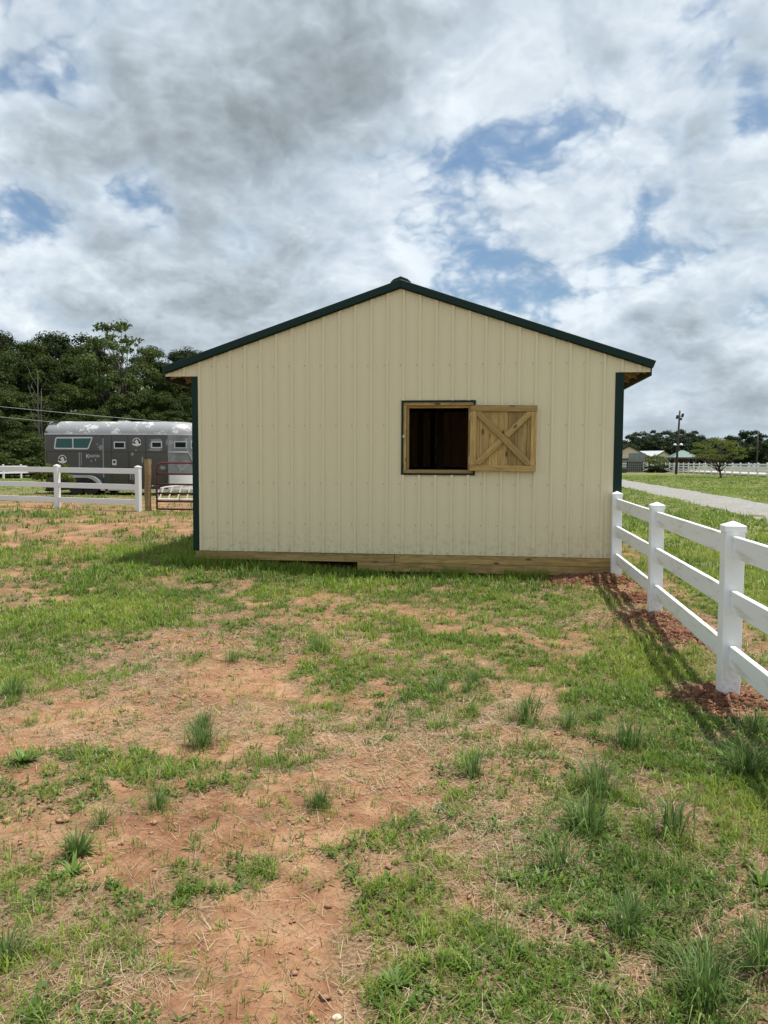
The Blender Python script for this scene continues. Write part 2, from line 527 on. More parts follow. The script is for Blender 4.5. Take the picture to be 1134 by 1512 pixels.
def m_grass(name, stops, trans=.35):
    q = mat(name)
    t = q.attr('tint')
    c = q.ramp(t, stops)
    q.put(q.bsdf.inputs['Base Color'], c)
    q.bsdf.inputs['Roughness'].default_value = .5
    q.bsdf.inputs['Specular IOR Level'].default_value = .35
    tr = q.new('ShaderNodeBsdfTranslucent')
    q.put(tr.inputs[0], c)
    ms = q.new('ShaderNodeMixShader')
    ms.inputs[0].default_value = trans
    q.l.new(q.bsdf.outputs[0], ms.inputs[1])
    q.l.new(tr.outputs[0], ms.inputs[2])
    q.l.new(ms.outputs[0], q.out.inputs[0])
    return q.mat
M_GRASS = m_grass('turf_blades', [(0, (.068, .13, .02)), (.35, (.145, .24, .03)), (.7, (.26, .355, .042)), (.9, (.36, .385, .075)), (1, (.52, .42, .23))])
M_CLUMP = m_grass('clump_blades', [(0, (.055, .115, .03)), (.5, (.12, .205, .05)), (1, (.32, .39, .14))], .38)
M_STRAW = m_grass('dry_straw', [(0, (.22, .15, .085)), (.5, (.40, .30, .18)), (1, (.58, .48, .33))], .1)

def m_ground():
    q = mat('clay_and_turf')
    cv, red, lawn = q.attr('cover'), q.attr('red'), q.attr('lawn')
    n1 = q.noise(q.pos, 1.3, 6, .6)
    n2 = q.noise(q.pos, 7.0, 6, .65)
    n3 = q.noise(q.pos, 45.0, 5, .7)
    clay = q.ramp(q.m('ADD', q.m('MULTIPLY', n1, .5), q.m('MULTIPLY', n2, .5)),
                  [(.32, (.155, .070, .036)), (.45, (.275, .135, .072)), (.56, (.40, .222, .122)), (.70, (.53, .34, .20))])
    clay = q.mix(q.smooth(n3, .50, .66, 0, .6), clay, (.165, .10, .06))
    lit_ = q.smooth(q.noise(q.v('MULTIPLY', q.pos, (2.2, 1, 1)), 120, 5, .75), .52, .66)
    clay = q.mix(q.m('MULTIPLY', lit_, q.smooth(n2, .4, .65, 0, .6)), clay, (.42, .33, .21))
    deb = q.smooth(q.noise(q.v('MULTIPLY', q.pos, (1, 1, 1)), 90, 4, .7), .60, .72)
    clay = q.mix(q.m('MULTIPLY', deb, .6), clay, (.10, .065, .04))
    dull = q.smooth(q.m('ADD', q.m('MULTIPLY', q.noise(q.pos, 3.1, 6, .7), .7), q.m('MULTIPLY', cv, .45)), .36, .54)
    litter = q.mix(q.smooth(q.noise(q.pos, 70, 4, .7), .4, .62), (.13, .082, .045), (.33, .235, .135))
    clay = q.mix(q.m('MULTIPLY', dull, .8), clay, litter)
    redc = q.mix(n3, (.16, .062, .034), (.31, .125, .072))
    clay = q.mix(red, clay, redc)
    thatch = q.mix(q.smooth(n3, .38, .66), (.055, .055, .02), (.22, .175, .085))
    edge = q.m('ADD', cv, q.m('MULTIPLY', q.m('SUBTRACT', n2, .5), .7))
    c = q.mix(q.smooth(edge, .30, .80, 0, .85), clay, thatch)
    nl = q.noise(q.pos, .22, 5, .6)
    nm = q.noise(q.pos, 2.6, 6, .7)
    lg = q.mix(q.smooth(nl, .35, .65), (.10, .125, .035), (.20, .20, .075))
    lg = q.mix(q.smooth(nm, .44, .62, 0, .7), lg, (.30, .25, .125))
    lg = q.mix(q.smooth(n3, .4, .7, 0, .4), lg, (.05, .075, .018))
    c = q.mix(q.m('MULTIPLY', lawn, q.smooth(edge, -.35, .2)), c, lg)
    q.put(q.bsdf.inputs['Base Color'], c)
    q.bsdf.inputs['Roughness'].default_value = .92
    q.bsdf.inputs['Specular IOR Level'].default_value = .15
    n4 = q.noise(q.pos, 19.0, 4, .6)
    hgt = q.m('ADD', q.m('ADD', q.m('MULTIPLY', n2, .5), q.m('MULTIPLY', n3, .3)), q.m('MULTIPLY', n4, .6))
    q.put(q.bsdf.inputs['Normal'], q.bump(hgt, 1.0, .05))
    return q.mat
M_GROUND = m_ground()
def m_gravel():
    q = mat('grey_gravel')
    v = q.new('ShaderNodeTexVoronoi')
    q.put(v.inputs['Vector'], q.pos)
    v.inputs['Scale'].default_value = 26
    n = q.noise(q.pos, .8, 5, .65)
    c = q.ramp(q.sep(v.outputs['Color'])[0], [(0, (.15, .148, .14)), (.5, (.275, .27, .255)), (1, (.42, .41, .385))])
    c = q.mix(q.smooth(n, .40, .62, 0, .45), c, (.25, .215, .15))
    q.put(q.bsdf.inputs['Base Color'], c)
    q.bsdf.inputs['Roughness'].default_value = .9
    q.put(q.bsdf.inputs['Normal'], q.bump(v.outputs['Distance'], .8, .03))
    return q.mat
M_GRAVEL = m_gravel()

# ------------------------------------------------------------------ ground
def axis(a, b, step, far, g):
    mid = list(np.arange(a, b+1e-6, step))
    lo, hi, s = [], [], step
    x = a
    while x > -far:
        s *= g
        x -= s
        lo.append(x)
    x, s = b, step
    while x < far:
        s *= g
        x += s
        hi.append(x)
    return np.array(lo[::-1]+mid+hi)
gx, gy = axis(-3.2, 7.6, .05, 700, 1.085), axis(-9.7, .6, .05, 700, 1.085)
XX, YY = np.meshgrid(gx, gy)
xx, yy = XX.ravel(), YY.ravel()
zz = Hfull(xx, yy)
nx, ny = len(gx), len(gy)
ii = np.arange(nx*ny).reshape(ny, nx)
FF = np.stack([ii[:-1, :-1], ii[:-1, 1:], ii[1:, 1:], ii[1:, :-1]], -1).reshape(-1, 4)
cvv = cover(xx, yy)
redv = np.zeros_like(xx)
for mx, my, r, a in MOUNDS:
    redv += .95*np.exp(-((xx-mx)**2+(yy-my)**2)/(r*r*.55))
strip = np.exp(-((xx-(5.95+.0*yy))/.45)**2)*sstep(-yy, -.5, .5)*.25
redv = np.clip(redv+strip*fbm(xx, yy, 1.5, 3, 77)*1.3, 0, 1)
lawnv = np.clip(sstep(xx, 6.3, 7.4) + sstep(yy, 11, 20), 0, 1)
link('ground', mesh_np('ground', np.stack([xx, yy, zz], -1), FF, M_GROUND, {'cover': cvv, 'red': redv, 'lawn': lawnv}, True), kind='structure')

# gravel lane behind the white fence
rv, rf = [], []
ss = np.concatenate([np.arange(-140, -40, 6), np.arange(-40, 60, 1.0)])
for i, s in enumerate(ss):
    for j in range(7):
        t = -1+2*j/6
        wob = RHALF*(1+.10*math.sin(s*.9+t*2)+.05*math.sin(s*2.7)) if abs(t) == 1 else RHALF
        x = ra_[0]+RDIR[0]*s+RNOR[0]*t*wob
        y = ra_[1]+RDIR[1]*s+RNOR[1]*t*wob
        rv.append((x, y, float(Hfull(x, y))+.006+.03*(1-abs(t))))
for i in range(len(ss)-1):
    for j in range(6):
        a = i*7+j
        rf.append((a, a+1, a+8, a+7))
link('gravel_lane', mesh_np('gravel_lane', rv, rf, M_GRAVEL, None, True), kind='structure')

# ------------------------------------------------------------------ the barn
R9 = .2286
XL, XR, APX = -.105, 5.965, 2.925
SL = .3345                                     # roof pitch
DEPTH = 11.0
WX0, WX1, WZ0, WZ1 = 2.946, 3.982, 1.126, 2.170  # window trim, outside
ZE = 2.534
def rake(x):                                    # underside of the rake trim
    return 3.725 - SL*abs(x-APX)
barn = thing('horse_barn', 'beige ribbed steel barn with dark green trim and open wooden window shutter', 'barn', (0, 0, 0))
def profile():
    """(x, outward depth) of the ribbed sheet, one nine inch pitch"""
    pts = [(-.029, 0), (-.015, .0235), (.015, .0235), (.029, 0)]
    for c in (.076, .152):
        pts += [(c-.012, 0), (c-.006, .0028), (c+.006, .0028), (c+.012, 0)]
    return pts
def wall_panel(x0, x1, window=True):
    xs = {round(x0, 5), round(x1, 5)}
    pts = []
    for i in range(-3, 30):
        for dx, d in profile():
            pts.append((i*R9+dx, d))
    px_, pd_ = np.array([q[0] for q in pts]), np.array([q[1] for q in pts])
    for q in px_:
        if x0 < q < x1:
            xs.add(round(float(q), 5))
    cuts = [APX, -.027, 5.858] + ([WX0+.004, WX1-.004] if window else [])
    for q in cuts:
        if x0 < q < x1:
            xs.add(round(q, 5))
    xs = sorted(xs)
    b = MB()
    for a, c in zip(xs[:-1], xs[1:]):
        ya, yc = -float(np.interp(a, px_, pd_)), -float(np.interp(c, px_, pd_))
        mid = (a+c)/2
        lo = 0.0 if -.027 < mid < 5.858 else ZE
        spans = [(lo, None)]
        if window and WX0 < mid < WX1:
            spans = [(0.0, WZ0+.004), (WZ1-.004, None)]
        for z0, z1 in spans:
            ta = rake(a)+.02 if z1 is None else z1
            tc = rake(c)+.02 if z1 is None else z1
            b.add([(a, ya, z0), (c, yc, z0), (c, yc, tc), (a, ya, ta)], [(0, 1, 2, 3)])
    me = b.mesh('wall_panel', M_SIDE)
    bm = bmesh.new()
    bm.from_mesh(me)
    bmesh.ops.remove_doubles(bm, verts=bm.verts, dist=1e-5)
    bmesh.ops.recalc_face_normals(bm, faces=bm.faces)
    bmesh.ops.solidify(bm, geom=bm.faces[:], thickness=.0012)
    bm.to_mesh(me)
    bm.free()
    return me
edges = [-.515, -.0005] + [R9*4*i+.0005 for i in range(1, 7)] + [6.315]
for a, b_ in zip(edges[:-1], edges[1:]):
    link('wall_panel', wall_panel(a, b_), barn)
# screw heads in rows
b = MB()
for zrow in (.03, .42, .999, 1.826, 2.665):
    for i in range(0, 26):
        x = i*R9-.048
        if x < 0 or (WX0-.03 < x < WX1+.03 and WZ0-.05 < zrow < WZ1+.05) or zrow > rake(x)-.05 or (3.9 < x < 4.85 and 1.15 < zrow < 2.12):
            continue
        z = zrow + random.uniform(-.006, .006)
        vs = [(x+.0075*math.cos(t*math.pi/3), -.006, z+.0075*math.sin(t*math.pi/3)) for t in range(6)]
        vs += [(x+.009*math.cos(t*math.pi/3), .0, z+.009*math.sin(t*math.pi/3)) for t in range(6)]
        b.add(vs, [(0, 1, 2, 3, 4, 5)]+[(t, t+6, (t+1) % 6+6, (t+1) % 6) for t in range(6)])
b.obj('screw_heads', M_SCREW, barn, kind='stuff')
# corner trim, an angle each side
MB().box(-.119, -.030, -.010, .012, .0, ZE-.004).box(-.119, -.108, .012, .10, .0, ZE-.004).obj('corner_trim', M_GREEN, barn, .002)
MB().box(5.859, 5.974, -.010, .012, .0, ZE-.004).box(5.963, 5.974, .012, .10, .0, ZE-.004).obj('corner_trim', M_GREEN, barn, .002)
# rake trim
for s in (-1, 1):
    xe = 6.372 if s > 0 else -.548
    n = Vector((s*SL, 1)).normalized()
    top = 3.829
    ze = top-SL*abs(xe-APX)
    poly = [(APX, rake(APX)), (xe-s*.036, rake(xe-s*.036)), (xe, ze), (APX, top)]
    if s < 0:
        poly = poly[::-1]
    MB().prism(poly, -.075, -.022).obj('rake_trim', M_GREEN, barn, .004)
    # little return leg of the trim towards the wall
    poly = [(APX, rake(APX)-.012), (xe-s*.04, rake(xe-s*.04)-.012), (xe-s*.04, rake(xe-s*.04)-.002), (APX, rake(APX)-.002)]
    if s < 0:
        poly = poly[::-1]
    MB().prism(poly, -.034, -.020).obj('rake_trim', M_GREEN, barn)
# roof: boards and ribbed sheets per slope
for s in (-1, 1):
    L = 3.43
    a0, a1 = APX+s*.005, APX+s*L
    def zt(x, up=0.0):
        return 3.792+up-SL*abs(x-APX)
    poly = [(a0, zt(a0, -.05)), (a1, zt(a1, -.05)), (a1, zt(a1, -.022)), (a0, zt(a0, -.022))]
    if s < 0:
        poly = poly[::-1]
    MB().prism(poly, .003, DEPTH+.05).obj('roof_deck', M_WOOD2, barn)
    for i in range(12):
        y0 = -.02+i*(DEPTH+.1)/12
        y1 = y0+(DEPTH+.1)/12-.002
        bb = MB()
        poly = [(a0, zt(a0, -.020)), (a1, zt(a1, -.020)), (a1, zt(a1, -.004)), (a0, zt(a0, -.004))]
        if s < 0:
            poly = poly[::-1]
        bb.prism(poly, y0, y1)
        for j in range(4):
            yc = y0+.1+j*R9
            pr = [(a0, zt(a0, -.004)), (a1, zt(a1, -.004)), (a1, zt(a1, .014)), (a0, zt(a0, .014))]
            if s < 0:
                pr = pr[::-1]
            bb.prism(pr, yc-.02, yc+.02)
        bb.obj('roof_panel', M_GREEN, barn)
    # rafter tails and purlin under the eave
    for i in range(19):
        y = .12+i*.6
        x0, x1 = (XR+.01, 6.28) if s > 0 else (-.49, XL-.01)
        q = [(x0, zt(x0, -.14)), (x1, zt(x1, -.14)), (x1, zt(x1, -.051)), (x0, zt(x0, -.051))]
        MB().prism(q, y, y+.04).obj('rafter_tail', M_WOOD2, barn)
    xf = 6.315 if s > 0 else -.535
    MB().box(xf, xf+.02, .002, DEPTH+.05, zt(xf+.01, -.17), zt(xf+.01, -.06)).obj('eave_fascia', M_GREEN, barn, .002)
# ridge cap
poly = [(APX-.145, 3.797), (APX+.145, 3.797), (APX+.098, 3.842), (APX, 3.880), (APX-.098, 3.842)]
MB().prism(poly, -.045, DEPTH+.1).obj('ridge_cap', M_DKGREEN, barn, .003)
# side and rear walls (ribbed sheet as well)
def plain_wall(name, p0, p1, z1f):
    b = MB()
    p0, p1 = Vector(p0), Vector(p1)
    d = (p1-p0)
    L = d.length
    d.normalize()
    nrm = Vector((d.y, -d.x))
    n = int(L/R9)
    xs = []
    for i in range(n+1):
        for dx, dep in profile()[:4]:
            if 0 <= i*R9+dx <= L:
                xs.append((i*R9+dx, dep))
    xs = [(0, 0)]+xs+[(L, 0)]
    for (a, da), (c, dc) in zip(xs[:-1], xs[1:]):
        A, B = p0+d*a+nrm*da, p0+d*c+nrm*dc
        b.add([(A.x, A.y, 0), (B.x, B.y, 0), (B.x, B.y, z1f(B.x)), (A.x, A.y, z1f(A.x))], [(0, 1, 2, 3)])
    return b.obj(name, M_SIDE, barn)
plain_wall('side_wall', (XL+.005, DEPTH), (XL+.005, .10), lambda x: 2.70)
plain_wall('side_wall', (XR-.005, .10), (XR-.005, DEPTH), lambda x: 2.70)
plain_wall('rear_wall', (XR, DEPTH-.01), (XL, DEPTH-.01), lambda x: rake(x)+.01)
# skirt boards
def board(name, L, hh, th, parent, loc, rot=(0, 0, 0), m=M_WOOD, bev=.004, label=None):
    """a board, long axis local X, centred"""
    return MB().box(-L/2, L/2, -th/2, th/2, -hh/2, hh/2).obj(name, m, parent, bev, loc=loc, rot=rot, label=label)
board('skirt_board', 2.935, .122, .038, barn, (1.3875, .024, -.066))
board('skirt_board', 3.115, .122, .038, barn, (4.4205, .024, -.066), (0, rad(.04), 0))
board('skirt_board', 3.66, .124, .038, barn, (4.15, .024, -.1925), (0, rad(.05), 0))
board('skid_block', .14, .10, .14, barn, (-.01, .09, -.181))
board('skid_block', .14, .10, .14, barn, (5.88, .10, -.30))
# window: green channel, pine frame, inner jamb
fr = MB().box(WX0, WX1, -.024, .006, WZ1-.026, WZ1).box(WX0, WX1, -.024, .006, WZ0, WZ0+.026)\
    .box(WX0, WX0+.026, -.024, .006, WZ0+.026, WZ1-.026).box(WX1-.026, WX1, -.024, .006, WZ0+.026, WZ1-.026).obj('window_frame', M_GREEN, barn, .001)
def jamb(x0, x1, z0, z1, y0, y1, vert):
    L, h_ = (z1-z0, x1-x0) if vert else (x1-x0, z1-z0)
    o = board('jamb', L, h_, y1-y0, fr, ((x0+x1)/2, (y0+y1)/2, (z0+z1)/2), (0, rad(90) if vert else 0, 0), M_WOOD, .003)
    return o
a, c_, e, g = WX0+.027, WX1-.027, WZ0+.027, WZ1-.027
jamb(a, c_, g-.045, g, -.012, .11, False)
jamb(a, c_, e, e+.048, -.012, .11, False)
jamb(a, a+.042, e+.049, g-.046, -.012, .11, True)
jamb(c_-.042, c_, e+.049, g-.046, -.012, .11, True)
jamb(a+.043, c_-.043, g-.076, g-.047, .03, .11, False)
jamb(a+.043, a+.075, e+.049, g-.078, .03, .11, True)
jamb(c_-.075, c_-.043, e+.049, g-.078, .03, .11, True)
MB().box(2.967, 2.993, -.030, -.014, 1.645, 1.685).box(2.970, 2.982, -.040, -.030, 1.650, 1.668).obj('latch', M_STEEL, fr, .002)
# shutter folded back against the wall
SW, SH = .906, .905
# (its own mesh is the batten behind the planks)
sh = link('shutter', MB().box(-.40, .40, .0095, .018, -.05, .05).mesh('shutter', M_WOOD), barn, (4.362, -.040, 1.640), (0, rad(.6), 0))
pw = SW/7
for i in range(7):
    me = MB().box(-SH/2+.004, SH/2-.004, -.009, .009, -pw/2+.002, pw/2-.002).mesh('plank', M_WOOD, .002)
    link('plank', me, sh, (-SW/2+pw*(i+.5), 0, 0), (0, rad(90), 0))
yf = -.0285
board('rail', SW, .084, .038, sh, (0, yf, SH/2-.042))
board('rail', SW, .080, .038, sh, (0, yf, -SH/2+.040))
SI = SH-.084-.080-.004
board('stile', SI, .084, .038, sh, (-SW/2+.042, yf, -.002), (0, rad(90), 0))
board('stile', SI, .078, .038, sh, (SW/2-.039, yf, -.002), (0, rad(90), 0), label='right stile with dark brown knots and stains')
iw, ih = SW-.084-.078-.006, SI-.004
ang = math.atan2(ih, iw)
LD = math.hypot(iw, ih)
hw = .041
# full brace, top left to bottom right, with mitred ends
tipx = hw/math.tan(ang)
tipz = hw*math.tan(ang)
def hexbrace(l0, l1, mit0, mit1):
    p = [(l0+(tipz if mit0 else 0), -hw), (l1-(tipx if mit1 else 0), -hw)]
    p += [(l1, 0)] if mit1 else []
    p += [(l1-(tipz if mit1 else 0), hw), (l0+(tipx if mit0 else 0), hw)]
    p += [(l0, 0)] if mit0 else []
    return p
o = MB().prism(hexbrace(-LD/2, LD/2, True, True), -.018, .018).obj('brace', M_WOOD, sh, .003, loc=(.003, yf-.001, 0), rot=(0, ang, 0))
gapc = hw/math.sin(2*ang)+.006
o = MB().prism(hexbrace(-LD/2, -gapc, True, False), -.018, .018).obj('brace', M_WOOD, sh, .003, loc=(.003, yf, 0), rot=(0, -ang, 0))
o = MB().prism(hexbrace(gapc, LD/2, False, True), -.018, .018).obj('brace', M_WOOD, sh, .003, loc=(.003, yf, 0), rot=(0, -ang, 0))
for zz_ in (.30, -.30):
    MB().tube([(-SW/2-.006, -.006, zz_-.05), (-SW/2-.006, -.006, zz_+.05)], .008, 8).obj('hinge', M_STEEL, sh)
# inside: posts, stall boards
for x, y in ((1.5, 3.4), (4.4, 3.4), (2.95, 3.4), (2.95, 7.0), (3.38, 2.2)):
    board('inner_post', 3.0, .10, .10, barn, (x, y, 1.2), (0, rad(90), 0), M_POLE)
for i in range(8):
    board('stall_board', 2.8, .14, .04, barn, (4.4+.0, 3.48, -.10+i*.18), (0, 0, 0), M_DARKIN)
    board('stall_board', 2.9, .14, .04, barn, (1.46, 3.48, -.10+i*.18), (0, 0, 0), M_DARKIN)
for y in (2.2, 5.5, 8.5):
    board('roof_beam', 5.9, .16, .05, barn, (2.93, y, 2.66), (0, 0, 0), M_POLE)

# ------------------------------------------------------------------ white vinyl fences
def post_mesh(h, w_=.127, m=M_VPOST):
    return MB().box(-w_/2, w_/2, -w_/2, w_/2, -.30, h-.055).mesh('post', m, .004)
def cap_mesh(h, w_=.127, m=M_VPOST):
    s = w_/2+.006
    b = MB()
    b.add([(-s, -s, h-.062), (s, -s, h-.062), (s, s, h-.062), (-s, s, h-.062), (-s, -s, h-.020), (s, -s, h-.020), (s, s, h-.020), (-s, s, h-.020), (0, 0, h+.012)],
          [(0, 1, 5, 4), (1, 2, 6, 5), (2, 3, 7, 6), (3, 0, 4, 7), (4, 5, 8), (5, 6, 8), (6, 7, 8), (7, 4, 8), (3, 2, 1, 0)])
    return b.mesh('cap', m, .002)
def fence(name, label, pts, rails, hpost=1.22, rh=.142, group=None, mp=M_VPOST, mr=M_VRAIL, over=0.0, skip_first=False, skip_last=False):
    P0 = pts[0]
    f = thing(name, label, 'fence', (P0[0], P0[1], G(*P0)), 0, group)
    pm, cm = post_mesh(hpost, m=mp), cap_mesh(hpost, m=mp)
    z0 = G(*P0)
    gz = [float(Hbase(*q)) for q in pts]
    for i, q in enumerate(pts):
        a = pts[max(i-1, 0)]
        b = pts[min(i+1, len(pts)-1)]
        th = math.atan2(b[1]-a[1], b[0]-a[0])
        if (skip_first and i == 0) or (skip_last and i == len(pts)-1):
            continue
        po = link('post', pm, f, (q[0]-P0[0], q[1]-P0[1], gz[i]-z0), (random.uniform(-.006, .006), random.uniform(-.006, .006), th))
        link('cap', cm, po)
    for i in range(len(pts)-1):
        A = Vector((pts[i][0], pts[i][1], gz[i]))
        B = Vector((pts[i+1][0], pts[i+1][1], gz[i+1]))
        d = B-A
        L = d.length
        th = math.atan2(d.y, d.x)
        for zt_ in rails:
            m_ = (A+B)/2
            LL = L-.127+.03
            MB().box(-LL/2, LL/2, -.019, .019, -rh, 0).obj('rail', mr, f, .003, loc=(m_.x-P0[0], m_.y-P0[1], m_.z-z0+zt_+random.uniform(-.004, .004)),
                                                          rot=(0, -math.asin(d.z/L), th))
    return f
RAILS = (1.135, .765, .39)
fence('vinyl_fence', 'white three-rail vinyl fence with grimy rails running up to the barn corner', POSTS_R, RAILS)
fence('vinyl_fence', 'clean white three-rail vinyl fence in front of the grey trailer', [(-13.0, 10.60), (-10.33, 9.97), (-7.664, 9.34), (-4.994, 8.71)], (1.15, .725, .32), mr=M_VFAR, mp=M_VFAR)
fence('vinyl_fence', 'distant white fence at the foot of the wood left of the trailer', [(-35.5+.0*i, 44+2.5*i) for i in range(14)], (1.12, .62), 1.22, .16, mr=M_VFAR, mp=M_VFAR)
fence('vinyl_fence', 'long white four-rail arena fence behind the lone small tree', [(29.7+.012*i, 57.2+2.44*i) for i in range(25)], (1.22, .90, .58, .28), 1.32, .15, mr=M_VFAR, mp=M_VFAR)
fence('vinyl_fence', 'short white fence run meeting the arena fence behind the grey stand', [(17.6+2.42*i, 112.5+.62*i) for i in range(6)], (1.22, .85, .48), 1.32, .15, mr=M_VFAR, mp=M_VFAR)
fence('vinyl_fence', 'far white fence on the other side of the riding arena', [(31+2.6*i, 128-1.0*i) for i in range(22)], (1.22, .8, .4), 1.32, .15, mr=M_VFAR, mp=M_VFAR)
sand = simple('arena_sand', (.48, .40, .31), .9, 0, .1, 1.0)
sv = [(30.8, 50), (95, 40), (95, 110), (31.0, 118)]
gpts = []
for i in range(13):
    for j in range(13):
        u, v = i/12, j/12
        x = (sv[0][0]*(1-u)+sv[1][0]*u)*(1-v)+(sv[3][0]*(1-u)+sv[2][0]*u)*v
        y = (sv[0][1]*(1-u)+sv[1][1]*u)*(1-v)+(sv[3][1]*(1-u)+sv[2][1]*u)*v
        gpts.append((x, y, float(Hbase(x, y))+.10))
link('riding_arena', mesh_np('riding_arena', gpts, [(i*13+j, (i+1)*13+j, (i+1)*13+j+1, i*13+j+1) for i in range(12) for j in range(12)], sand, None, True), kind='structure')

# ------------------------------------------------------------------ timber post, gate, ladder
wp = (-4.84, 8.96)
b = MB()
pts_, rr = [], []
for i in range(9):
    t = i/8
    pts_.append((.012*math.sin(i*1.3), .01*math.cos(i*1.7), -.3+t*1.70))
    rr.append(.088+.006*math.sin(i*2.1)-.006*t)
b.tube(pts_, rr, 12)
link('timber_post', b.mesh('timber_post', M_OLDPOST, 0, False), None, (wp[0], wp[1], G(*wp)), (0, 0, 0), 'rough brown timber gate post beside the white fence end', 'post')
g0 = (-4.62, 9.03)
gl = 4.10
gt = thing('tube_gate', 'dark red steel tube farm gate between timber post and barn', 'gate', (g0[0], g0[1], G(*g0)), .0)
zb, ztop = .055, 1.31
b = MB()
corner = [(0, 0, zb)]+[(0, 0, zb+.2), (0, 0, ztop-.16)]+[(.16-.16*math.cos(t), 0, ztop-.16+.16*math.sin(t)) for t in (math.pi/8, math.pi/4, 3*math.pi/8)]+[(.16, 0, ztop), (gl-.16, 0, ztop)]
corner += [(gl-.16+.16*math.sin(t), 0, ztop-.16+.16*math.cos(t)) for t in (math.pi/8, math.pi/4, 3*math.pi/8)]+[(gl, 0, ztop-.16), (gl, 0, zb)]
b.tube(corner, .026, 10)
b.obj('gate_frame', M_RED, gt, smooth=True)
for z in (1.01, .73, .49, .27, .06):
    MB().tube([(.005, 0, z), (gl-.005, 0, z)], .025, 8).obj('gate_bar', M_RED, gt, smooth=True)
MB().box(1.4, 1.44, -.012, .012, .08, 1.29).obj('gate_brace', M_RED, gt)
MB().box(2.7, 2.74, -.012, .012, .08, 1.29).obj('gate_brace', M_RED, gt)
b = MB()
for i in range(7):
    b.tube([(-.16+i*.03, -.01*(i % 2), .68+.012*(i % 2)), (-.13+i*.03, .01, .68+.012*((i+1) % 2))], .006, 5)
b.obj('chain', M_STEEL, gt)
# a white ladder lying on its side by the trailer
M_LAD = simple('white_painted_metal', (.70, .70, .68), .45, 0, .1, 10)
lx, ly, _ = at(229, 25.6)
ld = thing('ladder', 'white ladder lying on its edge in the grass beside the trailer nose', 'ladder', (lx, ly, G(lx, ly)), rad(4))
LL = 1.9
MB().tube([(0, 0, .04), (LL, -.12, .04)], .03, 8).obj('side_rail', M_LAD, ld)
MB().tube([(.0, .12, .10), (.04, .15, .28), (.13, .17, .40), (.3, .17, .44), (LL, .05, .58)], .03, 8).obj('side_rail', M_LAD, ld)
for i in range(6):
    t = .06+i*.165
    MB().tube([(t*LL+.01, -.12*t, .04), (t*LL+.12, .14-.1*t, .43+.12*t)], .026, 8).obj('rung', M_LAD, ld)

# ------------------------------------------------------------------ horse trailer
TZ = 28.9
tx, ty, _ = at(65, TZ)
tx, ty = tx-1.05*math.sin(rad(5.2)), ty+1.05*math.cos(rad(5.2))
TS = TZ/FPX                       # metres per photo pixel at the trailer
tr = thing('horse_trailer', 'old grey horse trailer with peeling silver roof and green-tinted windows', 'trailer', (tx, ty, G(tx, ty)), rad(5.2))
def U(px):
    return (px-65)*TS
def Vv(py):
    return (733.5-py)*TS
TW, TL = 2.1, 5.95
def m_trailer(name, a, b_, thr, rough=.45, metal=0.0):
    q = mat(name)
    n = q.noise(q.oc, 2.2, 8, .72)
    n2 = q.noise(q.oc, 11, 5, .7)
    f = q.smooth(q.m('ADD', q.m('MULTIPLY', n, .7), q.m('MULTIPLY', n2, .3)), thr, thr+.05)
    c = q.mix(f, a, b_)
    c = q.mix(q.m('MULTIPLY', n2, .25), c, tuple(v*.6 for v in a))
    q.put(q.bsdf.inputs['Base Color'], c)
    q.bsdf.inputs['Roughness'].default_value = rough
    q.bsdf.inputs['Metallic'].default_value = metal
    return q.mat
M_TGREY = m_trailer('grey_trailer_paint', (.092, .102, .110), (.17, .18, .188), .66, .5)
M_TROOF = m_trailer('peeling_silver_roof', (.33, .335, .34), (.74, .74, .74), .515, .42, .15)
M_TNOSE = m_trailer('silver_nose', (.25, .27, .29), (.40, .42, .44), .52, .3, .55)
M_TWHITE = simple('white_trailer_paint', (.72, .72, .71), .4, 0, .08, 6)
M_TTRIM = simple('aluminium_trim', (.60, .61, .62), .35, .5, .1, 12)
M_SEAM = simple('dark_panel_gap', (.02, .02, .02), .7)
M_PATCH = simple('bare_primer_patch', (.26, .265, .27), .6, .1, .2, 18)
q = mat('green_tinted_glass')
q.put(q.bsdf.inputs['Base Color'], (.003, .085, .066))
q.bsdf.inputs['Roughness'].default_value = .08
M_TGLASS = q.mat
q = mat('dark_glass')
q.put(q.bsdf.inputs['Base Color'], (.003, .016, .013))
q.bsdf.inputs['Roughness'].default_value = .25
q.bsdf.inputs['Specular IOR Level'].default_value = .2
M_DGLASS = q.mat
def outline(inset=0.0):
    """plan of the trailer, counter-clockwise, u along, w across; round nose at large u"""
    pts = []
    rr_, rn = .14, 1.0
    hw_ = TW/2
    def arc(cx, cy, r, t0, t1, n):
        for i in range(n+1):
            t = t0+(t1-t0)*i/n
            pts.append((cx+(r-inset)*math.cos(t), cy+(r-inset)*math.sin(t)) if r > inset else (cx+(r-inset)*math.cos(t), cy+(r-inset)*math.sin(t)))
    arc(rr_, -hw_+rr_, rr_, math.pi, 1.5*math.pi, 4)
    for i in range(1, 12):
        pts.append((rr_+(U(250)-rr_)*i/12, -hw_+inset))
    arc(U(250), -hw_+rn, rn, 1.5*math.pi, 2*math.pi, 12)
    arc(U(250), hw_-rn, rn, 0, .5*math.pi, 12)
    arc(rr_, hw_-rr_, rr_, .5*math.pi, math.pi, 4)
    return pts
